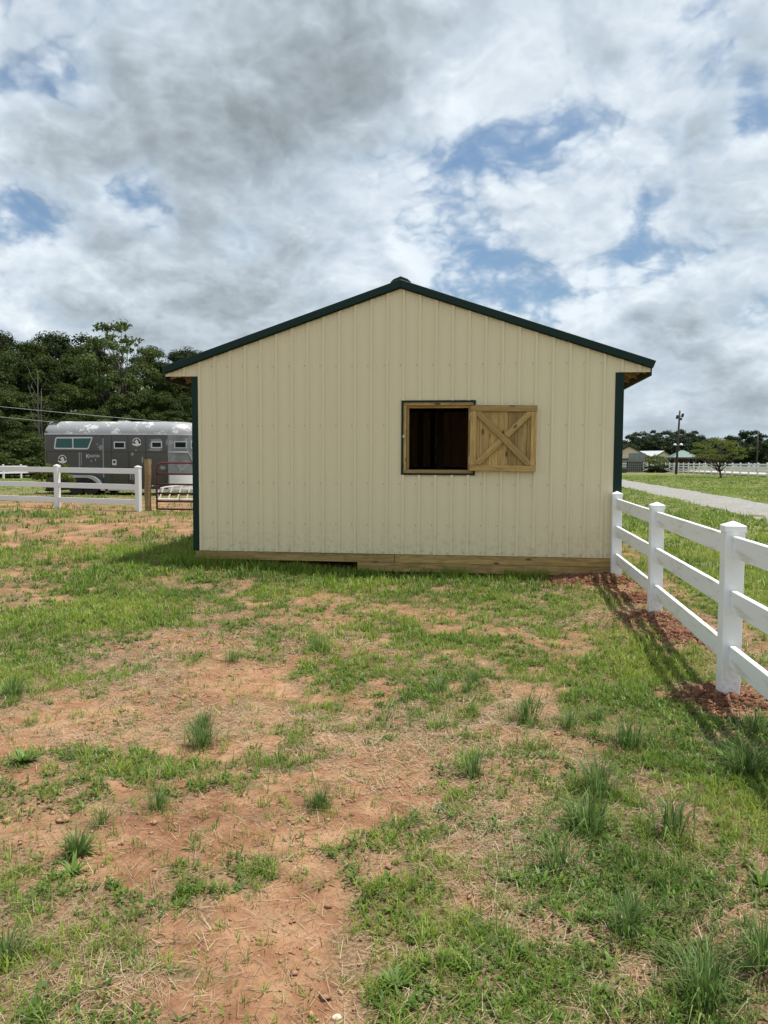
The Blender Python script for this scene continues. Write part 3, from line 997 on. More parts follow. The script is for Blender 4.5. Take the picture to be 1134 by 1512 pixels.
def skin_part(name, levels, m, keep, cap_top=False, cap_bot=False, smooth=True):
    b = MB()
    rings = [[(u, w_, z) for u, w_ in outline(i)] for z, i in levels]
    n = len(rings[0])
    vs = [p for r in rings for p in r]
    fs = []
    for i in range(len(rings)-1):
        for j in range(n):
            um = (rings[0][j][0]+rings[0][(j+1) % n][0])/2
            if keep(um):
                fs.append((i*n+j, i*n+(j+1) % n, (i+1)*n+(j+1) % n, (i+1)*n+j))
    if cap_top:
        fs.append(tuple(range((len(rings)-1)*n, len(rings)*n)))
    if cap_bot:
        fs.append(tuple(range(n-1, -1, -1)))
    used = sorted({i for f_ in fs for i in f_})
    new = {o_: i for i, o_ in enumerate(used)}
    b.add([vs[i] for i in used], [tuple(new[i] for i in f_) for f_ in fs])
    return b.obj(name, m, tr, smooth=smooth)
VB, VBELT, VTOP = Vv(726), Vv(644.5), Vv(625)
body = skin_part('body', [(VB, 0), (VBELT, 0)], M_TGREY, lambda u: u < U(250)+.001, cap_bot=True)
nose = skin_part('nose', [(Vv(703), 0), (VBELT, 0)], M_TNOSE, lambda u: u >= U(250)+.001)
skin_part('nose_skirt', [(VB+.02, .0), (Vv(703), 0)], M_TWHITE, lambda u: u >= U(250)+.001)
rl = [(VBELT, 0)]
hr = VTOP-VBELT
for i in range(1, 8):
    t = i/7*math.pi/2
    rl.append((VBELT+hr*math.sin(t), .50*(1-math.cos(t))))
roof = skin_part('roof', rl, M_TROOF, lambda u: True, cap_top=True)
skin_part('belt_moulding', [(VBELT-.02, -.004), (VBELT-.018, -.018), (VBELT+.014, -.018), (VBELT+.016, -.004)], M_TTRIM, lambda u: True, smooth=False)
skin_part('bottom_moulding', [(VB-.03, -.002), (VB-.028, -.02), (VB+.03, -.02), (VB+.032, -.002)], M_TTRIM, lambda u: U(158) < u, smooth=False)
FY = -TW/2
def plate(name, poly, m, parent, y=.004, t=.012, bev=0, **kw):
    """a thin plate on the near side, polygon in photo pixels, y = how far it stands proud"""
    pp = [(U(a_), Vv(b_)) for a_, b_ in poly]
    ar = sum(pp[i][0]*pp[(i+1) % len(pp)][1]-pp[(i+1) % len(pp)][0]*pp[i][1] for i in range(len(pp)))
    if ar < 0:
        pp = pp[::-1]
    return MB().prism(pp, FY-y, FY-y+t).obj(name, m, parent, bev, **kw)
def rect(x0, y0, x1, y1):
    return [(x0, y0), (x1, y0), (x1, y1), (x0, y1)]
def grow(poly, d):
    cx, cy = sum(p[0] for p in poly)/len(poly), sum(p[1] for p in poly)/len(poly)
    return [(cx+(x-cx)*(1+d/abs(x-cx) if abs(x-cx) > .1 else 1), cy+(y-cy)*(1+d/abs(y-cy) if abs(y-cy) > .1 else 1)) for x, y in poly]
def rnd(poly, r=1.3):
    out = []
    n = len(poly)
    for i in range(n):
        p, a_, b_ = Vector(poly[i]), Vector(poly[i-1]), Vector(poly[(i+1) % n])
        u, v = (a_-p).normalized()*r, (b_-p).normalized()*r
        out += [tuple(p+u), tuple(p+u*.3+v*.3), tuple(p+v)]
    return out
# the long slanted window: frame, two panes
wpoly = [(81.2, 665.8), (84.0, 649.8), (138.5, 649.3), (131.5, 666.0)]
wf = plate('window_frame', rnd(grow(wpoly, .8), 2.2), M_TTRIM, tr, .020, .018)
plate('pane', rnd([(82.6, 664.6), (85.0, 651.0), (108.2, 650.9), (108.2, 664.7)], 1.0), M_TGLASS, wf, .024, .010)
plate('pane', rnd([(110.0, 664.7), (110.0, 650.9), (137.0, 650.5), (130.9, 664.8)], 1.0), M_TGLASS, wf, .024, .010)
for x0, y0, x1, y1 in ((170, 655.2, 187, 665.6), (225.5, 654.8, 241.7, 664.6)):
    f = plate('window_frame', rect(x0, y0, x1, y1), M_TTRIM, tr, .020, .018)
    plate('pane', rect(x0+1.6, y0+1.6, x1-1.6, y1-1.6), M_DGLASS, f, .024, .010)
# nose window follows the curve: set it on the tangent
def nose_pt(px_):
    u = U(px_)
    s_ = min(1, (u-U(250))/1.0)
    return u, FY+1.0-math.sqrt(max(0, 1-s_*s_))
for x0, x1 in ((259, 275), (279.5, 284)):
    (u0, w0), (u1, w1) = nose_pt(x0), nose_pt(x1)
    d = Vector((u1-u0, w1-w0, 0)).normalized()
    nn = Vector((d.y, -d.x, 0))
    def quad(ofs, ins):
        a_ = Vector((u0, w0, 0))+d*ins+nn*ofs
        c2 = Vector((u1, w1, 0))-d*ins+nn*ofs
        zt0, zb0 = Vv(654.3)-ins, Vv(664.5)+ins
        bk = -nn*(ofs+.10)
        return MB().add([(a_.x, a_.y, zb0), (c2.x, c2.y, zb0), (c2.x, c2.y, zt0), (a_.x, a_.y, zt0),
                         (a_.x+bk.x, a_.y+bk.y, zb0), (c2.x+bk.x, c2.y+bk.y, zb0), (c2.x+bk.x, c2.y+bk.y, zt0), (a_.x+bk.x, a_.y+bk.y, zt0)],
                        [(0, 1, 2, 3), (7, 6, 5, 4), (0, 4, 5, 1), (1, 5, 6, 2), (2, 6, 7, 3), (3, 7, 4, 0)])
    f = quad(.03, 0).obj('window_frame', M_TTRIM, tr)
    quad(.035, .035).obj('pane', M_DGLASS, f)
# seams of doors and panels
for x0, y0, x1, y1 in ((67.5, 670.1, 249.5, 670.8), (152.6, 646, 153.3, 724), (166.0, 646, 166.6, 724), (190.6, 646, 191.2, 724), (216.8, 646, 217.5, 724), (193.0, 671.5, 193.6, 722), (68.8, 671, 69.4, 700)):
    plate('panel_seam', rect(x0, y0, x1, y1), M_SEAM, tr, .003, .006)
for x0, y0, x1, y1 in ((117.2, 671, 119.2, 702), (120.4, 671, 121.6, 690), (152.8, 650, 154.8, 708), (250, 645, 251.6, 722), (193.2, 700, 195.0, 711), (196.8, 700, 198.2, 711)):
    plate('trim_strip', rect(x0, y0, x1, y1), M_PATCH, tr, .006, .012)
random.seed(3)
def blotch(cx, cy, rx, ry):
    n = 14
    poly = []
    for i in range(n):
        t = 2*math.pi*i/n
        r = random.uniform(.6, 1.1)
        poly.append((cx+rx*r*math.cos(t), cy+ry*r*math.sin(t)))
    plate('primer_patch', poly, M_PATCH, tr, .0045, .006)
for a_ in ((150, 664, 4.5, 4.2), (145, 659, 1, 2), (233, 653, 9, 3), (232, 667, 12, 2.3), (224, 660, 2, 5), (197, 673.6, 3, 2.6), (135.8, 684, 1.4, 2), (142, 682, 1.2, 2.4),
           (212, 682, 1.6, 6), (225, 684, 1.5, 5), (242, 693, 5.5, 3.4), (248.5, 656, 1.6, 6), (202.5, 667.5, 1.8, 1.6), (178, 700.5, 2.5, 1.2)):
    blotch(*a_)
# door latch
h_ = plate('door_latch', rnd(rect(167.2, 681.5, 173.6, 689.8), 1), M_TTRIM, tr, .02, .03)
plate('latch_hole', rect(168.6, 683.4, 172.2, 687), M_SEAM, h_, .023, .006)
# round horse-head emblems
for ex, ey in ((92.8, 681.2), (204, 655.6)):
    R_ = 6.1
    def ring(r0, r1, t0=0.0, t1=2*math.pi, n=28, y=.008):
        b = MB()
        for i in range(n):
            ta, tb = t0+(t1-t0)*i/n, t0+(t1-t0)*(i+1)/n
            q4 = [(ex+r0*math.cos(ta), ey+r0*math.sin(ta)), (ex+r1*math.cos(ta), ey+r1*math.sin(ta)), (ex+r1*math.cos(tb), ey+r1*math.sin(tb)), (ex+r0*math.cos(tb), ey+r0*math.sin(tb))]
            b.add([(U(a_), FY-y, Vv(b_)) for a_, b_ in q4], [(0, 1, 2, 3)])
        return b
    em = ring(0.01, R_*.92, y=.006).obj('emblem', M_SEAM, tr)
    ring(R_*.80, R_, math.pi*1.0, math.pi*2.0).obj('emblem_ring', M_TWHITE, em)
    head = [(-1.2, 3.2), (-1.6, .6), (-3.0, .9), (-3.6, -.4), (-1.4, -2.6), (-.6, -4.2), (.5, -3.2), (2.2, -1.6), (2.9, .8), (3.0, 3.2)]
    plate('emblem_head', [(ex+a_*.95, ey+b_*.95) for a_, b_ in head], M_TWHITE, em, .011, .003)
    ban = [(-6.6, 1.2), (-4.2, 2.6), (4.2, 2.6), (6.6, 1.2), (6.2, 4.0), (4.0, 5.6), (2.2, 5.2), (2.2, 6.2), (-2.2, 6.2), (-2.2, 5.2), (-4.0, 5.6), (-6.2, 4.0)]
    plate('emblem_banner', [(ex+a_, ey+b_) for a_, b_ in ban], M_TWHITE, em, .013, .003)
# lettering
def text_mesh(s_, size, m):
    cu = bpy.data.curves.new('lettering', 'FONT')
    cu.body = s_
    cu.size = size
    cu.extrude = .002
    ob = bpy.data.objects.new('lettering', cu)
    C.objects.link(ob)
    dg = bpy.context.evaluated_depsgraph_get()
    me = bpy.data.meshes.new_from_object(ob.evaluated_get(dg))
    bpy.data.objects.remove(ob)
    me.materials.clear()
    me.materials.append(m)
    return me
M_LET = simple('white_lettering', (.72, .72, .72), .5, 0, .05)
link('lettering', text_mesh('K', 6.4*TS/.73, M_LET), tr, (U(128.0), FY-.008, Vv(679.6)), (rad(90), 0, 0))
me = text_mesh('INGSTON', 3.6*TS/.73, M_LET)
wm = max(v.co.x for v in me.vertices)
o = link('lettering', me, tr, (U(132.8), FY-.008, Vv(678.3)), (rad(90), 0, 0))
o.scale = ((15.2*TS)/wm, 1, 1)
# fender, wheels, axle
fpoly = [(93, 706), (99, 704.6), (134, 705), (142, 706.6), (149, 711.5), (154, 719), (157.5, 727)]
inner = [(152.5, 727), (149.5, 720.5), (145, 714.5), (139, 710.5), (133, 708.6), (99, 708), (94, 709)]
plate('fender', fpoly+inner, M_TTRIM, tr, .20, .21)
plate('wheel_arch', [(94, 709), (99, 708), (133, 708.6), (139, 710.5), (145, 714.5), (149.5, 720.5), (152.5, 726.4), (90, 726.4)], M_SEAM, tr, .004, .006)
for wx in (116.5, 136.0):
    b = MB()
    cz = .345
    def disc(r0, r1, y0, y1, m, name, parent):
        b = MB()
        n = 24
        vs, fs = [], []
        for y_ in (y0, y1):
            for r_ in (r0, r1):
                vs += [(U(wx)+r_*math.cos(2*math.pi*i/n), y_, cz+r_*math.sin(2*math.pi*i/n)) for i in range(n)]
        for i in range(n):
            j = (i+1) % n
            fs += [(i, j, n+j, n+i), (2*n+i, 3*n+i, 3*n+j, 2*n+j), (n+i, n+j, 3*n+j, 3*n+i), (i, 2*n+i, 2*n+j, j)]
        b.add(vs, fs)
        return b.obj(name, m, parent, 0)
    wh = disc(.17, .345, FY-.02-.14, FY-.02+.06, M_RUB, 'wheel', tr)
    disc(.02, .172, FY-.11, FY-.06, M_SEAM, 'rim', wh)
    disc(.005, .05, FY-.15, FY-.10, M_TTRIM, 'hub', wh)
    wh2 = disc(.17, .345, -FY-.06, -FY+.14, M_RUB, 'wheel', tr)
MB().box(U(100), U(150), FY+.1, -FY-.1, .25, VB).obj('axle_frame', M_SEAM, tr)
MB().box(U(66.5), U(70), FY-.03, -FY+.03, Vv(729), Vv(725.5)).obj('rear_bumper', M_SEAM, tr)
# moulded stripe over the nose
pts_ = []
for i in range(9):
    pxx = 250+i*3.3
    u, w_ = nose_pt(pxx)
    pts_.append((u, w_-.012, Vv(670.5)))
for pxx, py_ in ((277.5, 673), (279.5, 678), (281.5, 684), (283, 690)):
    u, w_ = nose_pt(pxx)
    pts_.append((u, w_-.012, Vv(py_)))
MB().tube(pts_, .03, 6).obj('nose_stripe', M_PATCH, tr)
MB().tube([(U(270), -.3, .0), (U(270), -.3, .7)], .04, 8).obj('jack', M_TTRIM, tr)
MB().box(TL-.55, TL+.9, -.05, .05, .42, .52).obj('tongue', M_SEAM, tr)
MB().tube([(U(69.5), FY-.006, Vv(641.5)), (U(69.5), FY-.03, Vv(641.5))], .035, 10).obj('marker_light', M_SEAM, tr)
MB().box(U(164), U(178), -.25, .25, VTOP-.01, VTOP+.05).obj('roof_vent', M_TTRIM, tr, .02)

# ------------------------------------------------------------------ trees
rng = np.random.default_rng(11)
def leaf_cloud(cent, nrm, size, tint, name, m):
    """one bent four-cornered leaf spray per centre"""
    n = len(cent)
    nrm = nrm/np.linalg.norm(nrm, axis=1, keepdims=True)
    a = rng.normal(size=(n, 3))
    t = np.cross(nrm, a)
    t /= np.linalg.norm(t, axis=1, keepdims=True)
    s = np.cross(nrm, t)
    sz = (size*rng.uniform(.6, 1.3, n))[:, None]
    V = np.stack([cent-t*sz, cent-s*sz*.55+nrm*sz*.18, cent+t*sz*.95-nrm*sz*.12, cent+s*sz*.55+nrm*sz*.18], 1).reshape(-1, 3)
    F = np.arange(4*n).reshape(-1, 4)
    return mesh_np(name, V, F, m, {'tint': np.repeat(np.clip(tint, 0, 1), 4)})
def crown_mesh(H, R, base, nclump, per, leaf, m, shape='round', seed=1, clr=(.20, .34), flat=.75):
    g = np.random.default_rng(seed)
    cs = []
    zc, hz = (base+H)/2, (H-base)/2
    while len(cs) < nclump:
        p = g.uniform(-1, 1, 3)
        r = np.linalg.norm(p)
        if r > 1 or r < .35:
            continue
        if shape == 'cone' and np.hypot(p[0], p[1]) > .95*(1-(p[2]+1)/2)+.18:
            continue
        if shape == 'umbrella' and (p[2] < -.2 and np.hypot(p[0], p[1]) < .45):
            continue
        cs.append((p[0]*R, p[1]*R, zc+p[2]*hz, R*g.uniform(*clr)))
    cs = np.array(cs)
    cen, nr, tn = [], [], []
    for cx, cy, cz, cr in cs:
        k_ = max(8, int(per*(cr/(R*.27))**2))
        d = g.normal(size=(k_, 3))
        d /= np.linalg.norm(d, axis=1, keepdims=True)
        d[:, 2] = np.where(d[:, 2] < -.3, -d[:, 2]*.5, d[:, 2])
        rr_ = cr*(g.uniform(.55, 1.08, k_))[:, None]
        q_ = np.array([cx, cy, cz])+d*rr_*np.array([1, 1, flat])
        cen.append(q_)
        nr.append(d*.8+g.normal(size=(k_, 3))*.55+np.array([0, 0, .35]))
        tn.append(np.full(k_, g.uniform(.1, .8))+g.normal(size=k_)*.18)
    cen, nr, tn = np.concatenate(cen), np.concatenate(nr), np.concatenate(tn)
    return leaf_cloud(cen, nr, leaf, tn, 'crown', m), cs
def trunk_mesh(H, r, cs, m, limbs=9, seed=1, lean=(0, 0), fork=.35):
    g = np.random.default_rng(seed)
    b = MB()
    n = 9
    pts, rs = [], []
    for i in range(n):
        t = i/(n-1)
        pts.append((lean[0]*t+r*.7*math.sin(i*1.1+seed), lean[1]*t+r*.7*math.cos(i*1.4+seed), -.25+t*(H*.86+.25)))
        rs.append(r*(1.25 if i == 0 else 1)*(1-.86*t))
    b.tube(pts, rs, 8)
    idx = g.choice(len(cs), min(limbs, len(cs)), replace=False)
    for i in idx:
        e = cs[i, :3]
        t0 = np.clip((e[2]/H)*.62+g.uniform(-.08, .05), .16, .8)
        k_ = min(int(t0*(n-1)), n-2)
        s0 = np.array(pts[k_])
        mid = (s0+e)/2+np.array([0, 0, -.05*H*g.uniform(0, 1)])
        r0 = rs[k_]*.55
        b.tube([tuple(s0), tuple(mid), tuple(e)], [r0, r0*.6, r0*.2], 6)
    return b.mesh('trunk', m, 0, True)
def tree_kind(H, R, base, nclump, per, leaf, m, seed, shape='round', r=.2, limbs=10, clr=(.20, .34), mb=None, lean=(0, 0), flat=.75):
    cm, cs = crown_mesh(H, R, base, nclump, per, leaf, m, shape, seed, clr, flat)
    return trunk_mesh(H, r, cs, mb or M_BARK, limbs, seed, lean), cm
def plant_tree(name, label, kindt, x, y, s, sz, rz, group=None, cat='tree', z=None):
    t = thing(name, label, cat, (x, y, (float(Hbase(x, y)) if z is None else z)-.05), rz, group)
    t.scale = (s, s, sz)
    link('trunk', kindt[0], t)
    link('crown', kindt[1], t)
    return t
# kinds are 10 m tall
K1 = tree_kind(10, 3.6, 1.6, 64, 560, .115, M_LEAF, 1, clr=(.14, .32), flat=.95)
K2 = tree_kind(10, 3.1, .9, 64, 540, .112, M_LEAF, 2, clr=(.14, .32), flat=.95)
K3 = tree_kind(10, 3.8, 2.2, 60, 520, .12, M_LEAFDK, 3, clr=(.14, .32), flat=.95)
K4 = tree_kind(10, 3.1, 3.6, 46, 105, .15, M_LEAFLT, 4, clr=(.10, .24), limbs=26)
K5 = tree_kind(10, 3.4, .2, 64, 500, .112, M_LEAF, 5, clr=(.14, .32), flat=.95)
GRPW = 'trees of the wood behind the trailer'
LABW = 'leafy green tree in the dense wood rising behind the trailer'
LABD = 'very dark leafy tree at the back of the wood behind the trailer'
WOOD = [ # px, depth, top row, kind, width factor
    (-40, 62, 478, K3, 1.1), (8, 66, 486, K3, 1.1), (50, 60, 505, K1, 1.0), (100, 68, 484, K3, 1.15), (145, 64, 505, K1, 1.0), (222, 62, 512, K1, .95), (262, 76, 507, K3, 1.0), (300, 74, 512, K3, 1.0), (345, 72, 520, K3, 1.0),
    (25, 50, 522, K2, 1.0), (75, 52, 528, K1, 1.0), (120, 54, 520, K2, 1.0), (165, 52, 530, K5, 1.0), (210, 53, 535, K1, 1.0), (250, 52, 540, K2, 1.0), (295, 54, 545, K1, 1.0), (-20, 48, 520, K1, 1.0), (-65, 50, 512, K2, 1.0),
    (0, 42.5, 600, K5, 1.5), (46, 43, 606, K5, 1.5), (90, 44, 610, K5, 1.5), (140, 44, 602, K5, 1.6), (190, 44, 608, K5, 1.5), (240, 45, 600, K5, 1.5), (290, 45, 606, K5, 1.5), (-45, 43, 600, K5, 1.5), (20, 46, 570, K2, 1.1), (62, 47, 575, K5, 1.2), (228, 47, 570, K2, 1.1), (160, 46, 585, K5, 1.2), (105, 47, 560, K2, 1.1), (195, 46, 575, K2, 1.1), (270, 47, 580, K2, 1.1),
    (40, 57, 575, K5, 1.2), (130, 57, 570, K5, 1.2), (205, 57, 575, K5, 1.2), (275, 57, 575, K5, 1.2), (-70, 70, 470, K3, 1.1), (-110, 60, 480, K1, 1.1), (-100, 46, 560, K5, 1.3)]
for i, (px, z, top, kt, wf_) in enumerate(WOOD):
    z0_, z = z, z*1.75
    x, y, _ = at(px, z)
    gz = float(Hbase(x, y))
    Ht = (683-top)/FPX*z + CAM[2]-gz
    s = Ht/10.6*wf_
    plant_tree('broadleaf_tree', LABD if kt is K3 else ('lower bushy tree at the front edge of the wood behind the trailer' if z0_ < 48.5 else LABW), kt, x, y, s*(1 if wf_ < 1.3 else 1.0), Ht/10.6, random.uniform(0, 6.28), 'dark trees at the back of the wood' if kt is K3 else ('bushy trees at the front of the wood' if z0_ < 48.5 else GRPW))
x, y, _ = at(183, 88)
Ht = (683-476)/FPX*88+CAM[2]-float(Hbase(x, y))
plant_tree('broadleaf_tree', 'taller pale green tree with a lacy open top above the wood behind the trailer', K4, x, y, Ht/10.2*.95, Ht/10.2, 2.0)
# bare pale trunks standing in front of the foliage
M_PALEBARK = simple('pale_bark', (.085, .078, .062), .85, 0, .25, 6)
for px, z, top in ((58, 71, 550), (62.5, 71.5, 575)):
    x, y, _ = at(px, z)
    gz = float(Hbase(x, y))
    Ht = (683-top)/FPX*z+CAM[2]-gz
    b = MB()
    b.tube([(0, 0, -.2), (.05, 0, Ht*.35), (-.02, 0, Ht*.7), (.08, 0, Ht)], [.10, .085, .06, .02], 7)
    for q_ in range(6):
        t = .4+.09*q_
        sgn = (-1)**q_
        b.tube([(0, 0, Ht*t), (sgn*.6, .05, Ht*(t+.10)), (sgn*1.0, .1, Ht*(t+.2))], [.034, .022, .01], 5)
    link('bare_tree', b.mesh('bare_tree', M_PALEBARK, 0, True), None, (x, y, gz), (0, 0, 0), 'thin pale leafless trunk in front of the dark wood', 'tree', 'bare saplings at the wood edge')
# shrub by the trailer's rear wheel
SHK = tree_kind(1.0, .62, .02, 26, 70, .055, M_LEAFOL, 9, r=.02, limbs=6, clr=(.2, .36))
SHB = tree_kind(1.0, .62, .02, 30, 110, .04, M_LEAF, 10, r=.02, limbs=6, clr=(.18, .36))
x, y, _ = at(82, 27.2)
plant_tree('shrub', 'scrubby olive shrub growing behind the white fence at the trailer rear', SHK, x, y, 1.15, 1.2, 0, cat='shrub')
# low growth along the wood's foot
for i, px in enumerate((-30, 14, 36, 60, 300)):
    x, y, _ = at(px, 69+i % 2)
    plant_tree('shrub', 'dark leafy bush at the foot of the wood', SHB, x, y, 3.6, 3.0+.4*(i % 3), i*1.3, 'bushes at the foot of the wood', 'bush')

# far trees on the right, beyond the riding arena
KF = [tree_kind(10, 4.2, .6, 46, 110, .30, M_LEAFFAR, 21), tree_kind(10, 3.6, .4, 44, 110, .30, M_LEAFFAR, 22), tree_kind(10, 4.6, .8, 50, 110, .30, M_LEAFFAR, 23)]
FAR = []
sky_line = [(880, 650), (905, 645), (925, 642), (945, 636), (962, 632), (985, 634), (1005, 632), (1022, 633), (1038, 641), (1055, 645), (1072, 641), (1090, 634), (1110, 633), (1130, 640), (1150, 640), (1180, 636), (1215, 640)]
random.seed(5)
for px, top in sky_line:
    FAR.append((px+random.uniform(-4, 4), random.uniform(185, 205), top))
for i in range(19):
    px = 872+i*19
    FAR.append((px+random.uniform(-5, 5), random.uniform(168, 180), np.interp(px, [q[0] for q in sky_line], [q[1] for q in sky_line])+random.uniform(8, 16)))
for i, (px, z, top) in enumerate(FAR):
    x, y, _ = at(px, z)
    gz = float(Hbase(x, y))
    Ht = (687-top)/FPX*z+CAM[2]-gz
    plant_tree('far_tree', 'dark rounded tree in the far tree line beyond the riding arena', KF[i % 3], x, y, Ht/10.5*random.uniform(.85, 1.1), Ht/10.5, random.uniform(0, 6.28), 'trees of the far tree line')

# lone small tree on the lawn
KL = tree_kind(3.5, 2.5, 1.2, 64, 120, .07, M_LEAFOL, 33, shape='umbrella', r=.10, limbs=26, clr=(.09, .24), lean=(.1, 0), flat=.5)
x, y, _ = at(1063.5, 66)
plant_tree('lawn_tree', 'small spreading olive green tree alone on the lawn before the arena fence', KL, x, y, 1.0, 1.0, .6)

# ------------------------------------------------------------------ the far yard on the right
def gr(x, y):
    return float(Hbase(x, y))
M_TAN = simple('tan_metal_wall', (.66, .55, .44), .6, 0, .05, .5)
M_LROOF = simple('pale_metal_roof', (.50, .52, .52), .45, .1, .06, .4)
M_TEAL = simple('teal_metal_roof', (.085, .15, .135), .5, 0, .08, 1)
M_GREYW = simple('grey_weathered_boards', (.22, .215, .20), .85, 0, .2, 4)
def shed(label, px, z, wpx, eave_y, peak_y, peak_px, length, rz_deg):
    """gabled shed facing the camera with its long roof running back"""
    x, y, _ = at(peak_px, z)
    sc = z/FPX
    g_ = gr(x, y)
    he = (687-eave_y)*sc+CAM[2]-g_
    hp = (687-peak_y)*sc+CAM[2]-g_
    hw_ = wpx*sc
    t = thing('metal_shed', label, 'shed', (x, y, g_), rad(rz_deg))
    MB().prism([(-hw_, -.2), (hw_, -.2), (hw_, he), (0, hp), (-hw_, he)], 0, length).obj('wall', M_TAN, t)
    for s in (-1, 1):
        p = [(0, hp+.03), (s*(hw_+.35), he-.35*(hp-he)/hw_+.03), (s*(hw_+.35), he-.35*(hp-he)/hw_+.17), (0, hp+.17)]
        if s < 0:
            p = p[::-1]
        MB().prism(p, -.3, length+.3).obj('roof', M_LROOF, t)
        p2 = [(0, hp-.02), (s*(hw_+.36), he-.36*(hp-he)/hw_-.02), (s*(hw_+.36), he-.36*(hp-he)/hw_+.16), (0, hp+.16)]
        if s < 0:
            p2 = p2[::-1]
        MB().prism(p2, -.36, -.305).obj('rake_trim', M_DKGREEN, t)
    b = MB()
    b.box(-1.6, 1.6, -.04, -.005, -.1, min(he-.4, 3.0))
    b.obj('door', M_GREYW, t)
    return t
shed('tan gabled metal shed at the far yard, half hidden by the barn', 929, 150, 26, 674, 660.3, 928.5, 14, -8)
shed('tan gabled metal shed with pale roof beside the teal pavilion', 979, 150, 16, 674.5, 667.0, 979, 16, 34)
# pavilion
x, y, _ = at(1007, 122)
sc = 122/FPX
pv = thing('pavilion', 'open timber pavilion with a teal metal hip roof behind the arena fence', 'pavilion', (x, y, gr(x, y)), rad(3))
g_ = gr(x, y)
he, hp, hwid = (687-675.5)*sc+CAM[2]-g_, (687-665.3)*sc+CAM[2]-g_, 18.5*sc
b = MB()
b.add([(-hwid, -hwid, he), (hwid, -hwid, he), (hwid, hwid, he), (-hwid, hwid, he), (.3, 0, hp), (-.3, 0, hp)], [(0, 1, 4, 5), (1, 2, 4), (2, 3, 5, 4), (3, 0, 5), (3, 2, 1, 0)])
b.obj('roof', M_TEAL, pv)
MB().box(-hwid+.05, hwid-.05, -hwid+.05, hwid-.05, he-.24, he-.003).obj('roof_beam', M_POLE, pv)
for sx in (-1, 1):
    for sy in (-1, 1):
        MB().box(sx*(hwid-.4)-.09, sx*(hwid-.4)+.09, sy*(hwid-.4)-.09, sy*(hwid-.4)+.09, -.2, he-.24).obj('post', M_POLE, pv)
        MB().tube([(sx*(hwid-.4), sy*(hwid-.4), he-.95), (sx*(hwid-1.05), sy*(hwid-.4), he-.24)], .07, 6).obj('knee_brace', M_POLE, pv)
MB().box(-hwid+.5, hwid-.5, hwid-.5, hwid-.42, -.1, he-.3).obj('back_shade', M_DARKIN, pv)  # dark sheet added to stand in for the shade inside the open pavilion
# grey stand with glazed top
x, y, _ = at(940.5, 104)
sc = 104/FPX
g_ = gr(x, y)
st = thing('viewing_stand', 'grey weathered board stand with a glazed top and lattice base', 'stand', (x, y, g_), rad(2))
hw_ = 11.5*sc
ht = (687-671)*sc+CAM[2]-g_
h1 = (687-676.3)*sc+CAM[2]-g_
h2 = (687-682.0)*sc+CAM[2]-g_
MB().box(-hw_, hw_, 0, 2.0, h2, h1).obj('front_panel', M_GREYW, st)
for i in range(4):
    xx_ = -hw_+i*2*hw_/3
    MB().box(xx_-.05, xx_+.05, -.03, .05, h1, ht).obj('mullion', M_GREYW, st)
MB().box(-hw_-.05, hw_+.05, -.03, .05, ht, ht+.12).obj('top_beam', M_GREYW, st)
q = mat('pale_window_glass')
q.put(q.bsdf.inputs['Base Color'], (.20, .26, .27))
q.bsdf.inputs['Roughness'].default_value = .05
for i in range(3):
    xx_ = -hw_+i*2*hw_/3
    MB().box(xx_+.06, xx_+2*hw_/3-.06, 0, .02, h1+.005, ht-.005).obj('pane', q.mat, st)
for i in range(9):
    xx_ = -hw_+i*2*hw_/8
    MB().box(xx_-.05, xx_+.05, 0, .08, -.15, h2-.002).obj('slat', M_GREYW, st)
for i in range(4):
    MB().box(-hw_-.04, hw_+.04, -.045, -.002, .1+i*.32, .2+i*.32).obj('slat', M_GREYW, st)
MB().box(-hw_+.1, hw_-.1, .6, 1.9, -.1, h2-.01).obj('dark_core', M_DARKIN, st)
MB().box(-hw_-.9, -hw_-.06, .4, .6, h2+.2, h2+.35).obj('side_beam', M_POLE, st)
# shrubs by the stand
SH2 = tree_kind(1.0, .8, .0, 24, 60, .07, M_LEAFDK, 41, r=.03, limbs=5, clr=(.22, .38))
SH3 = tree_kind(2.2, 1.5, .5, 30, 50, .10, M_LEAFLT, 42, r=.05, limbs=10, clr=(.16, .3))
for i, (px, z, s) in enumerate(((957, 100, .95), (966, 100, 1.15), (975, 99.5, .95), (980.5, 99.8, 1.1))):
    x, y, _ = at(px, z)
    plant_tree('shrub', 'dark low clipped shrub in the row beside the grey stand', SH2, x, y, s, s*.9, i*1.1, 'shrubs in the row beside the stand', 'shrub')
for i, (px, z, s) in enumerate(((958, 108, 1.1), (974, 109, 1.05))):
    x, y, _ = at(px, z)
    plant_tree('flowering_bush', 'pale green leafy bush behind the white fence by the tan shed', SH3, x, y, s, s*1.05, i*1.7, 'pale bushes by the shed', 'bush')
x, y, _ = at(920.5, 98)
b = MB()
for z0, z1, r0, r1 in ((0, .62, .42, .55),):
    b.tube([(0, 0, 0), (0, 0, .5), (0, 0, .55), (0, 0, .6)], [.42, .55, .60, .60], 14)
link('stock_tub', b.mesh('stock_tub', simple('dark_grey_plastic', (.06, .065, .07), .5), 0, False), None, (x, y, gr(x, y)), (0, 0, 0), 'dark grey tub on the lawn near the grey stand', 'tub')
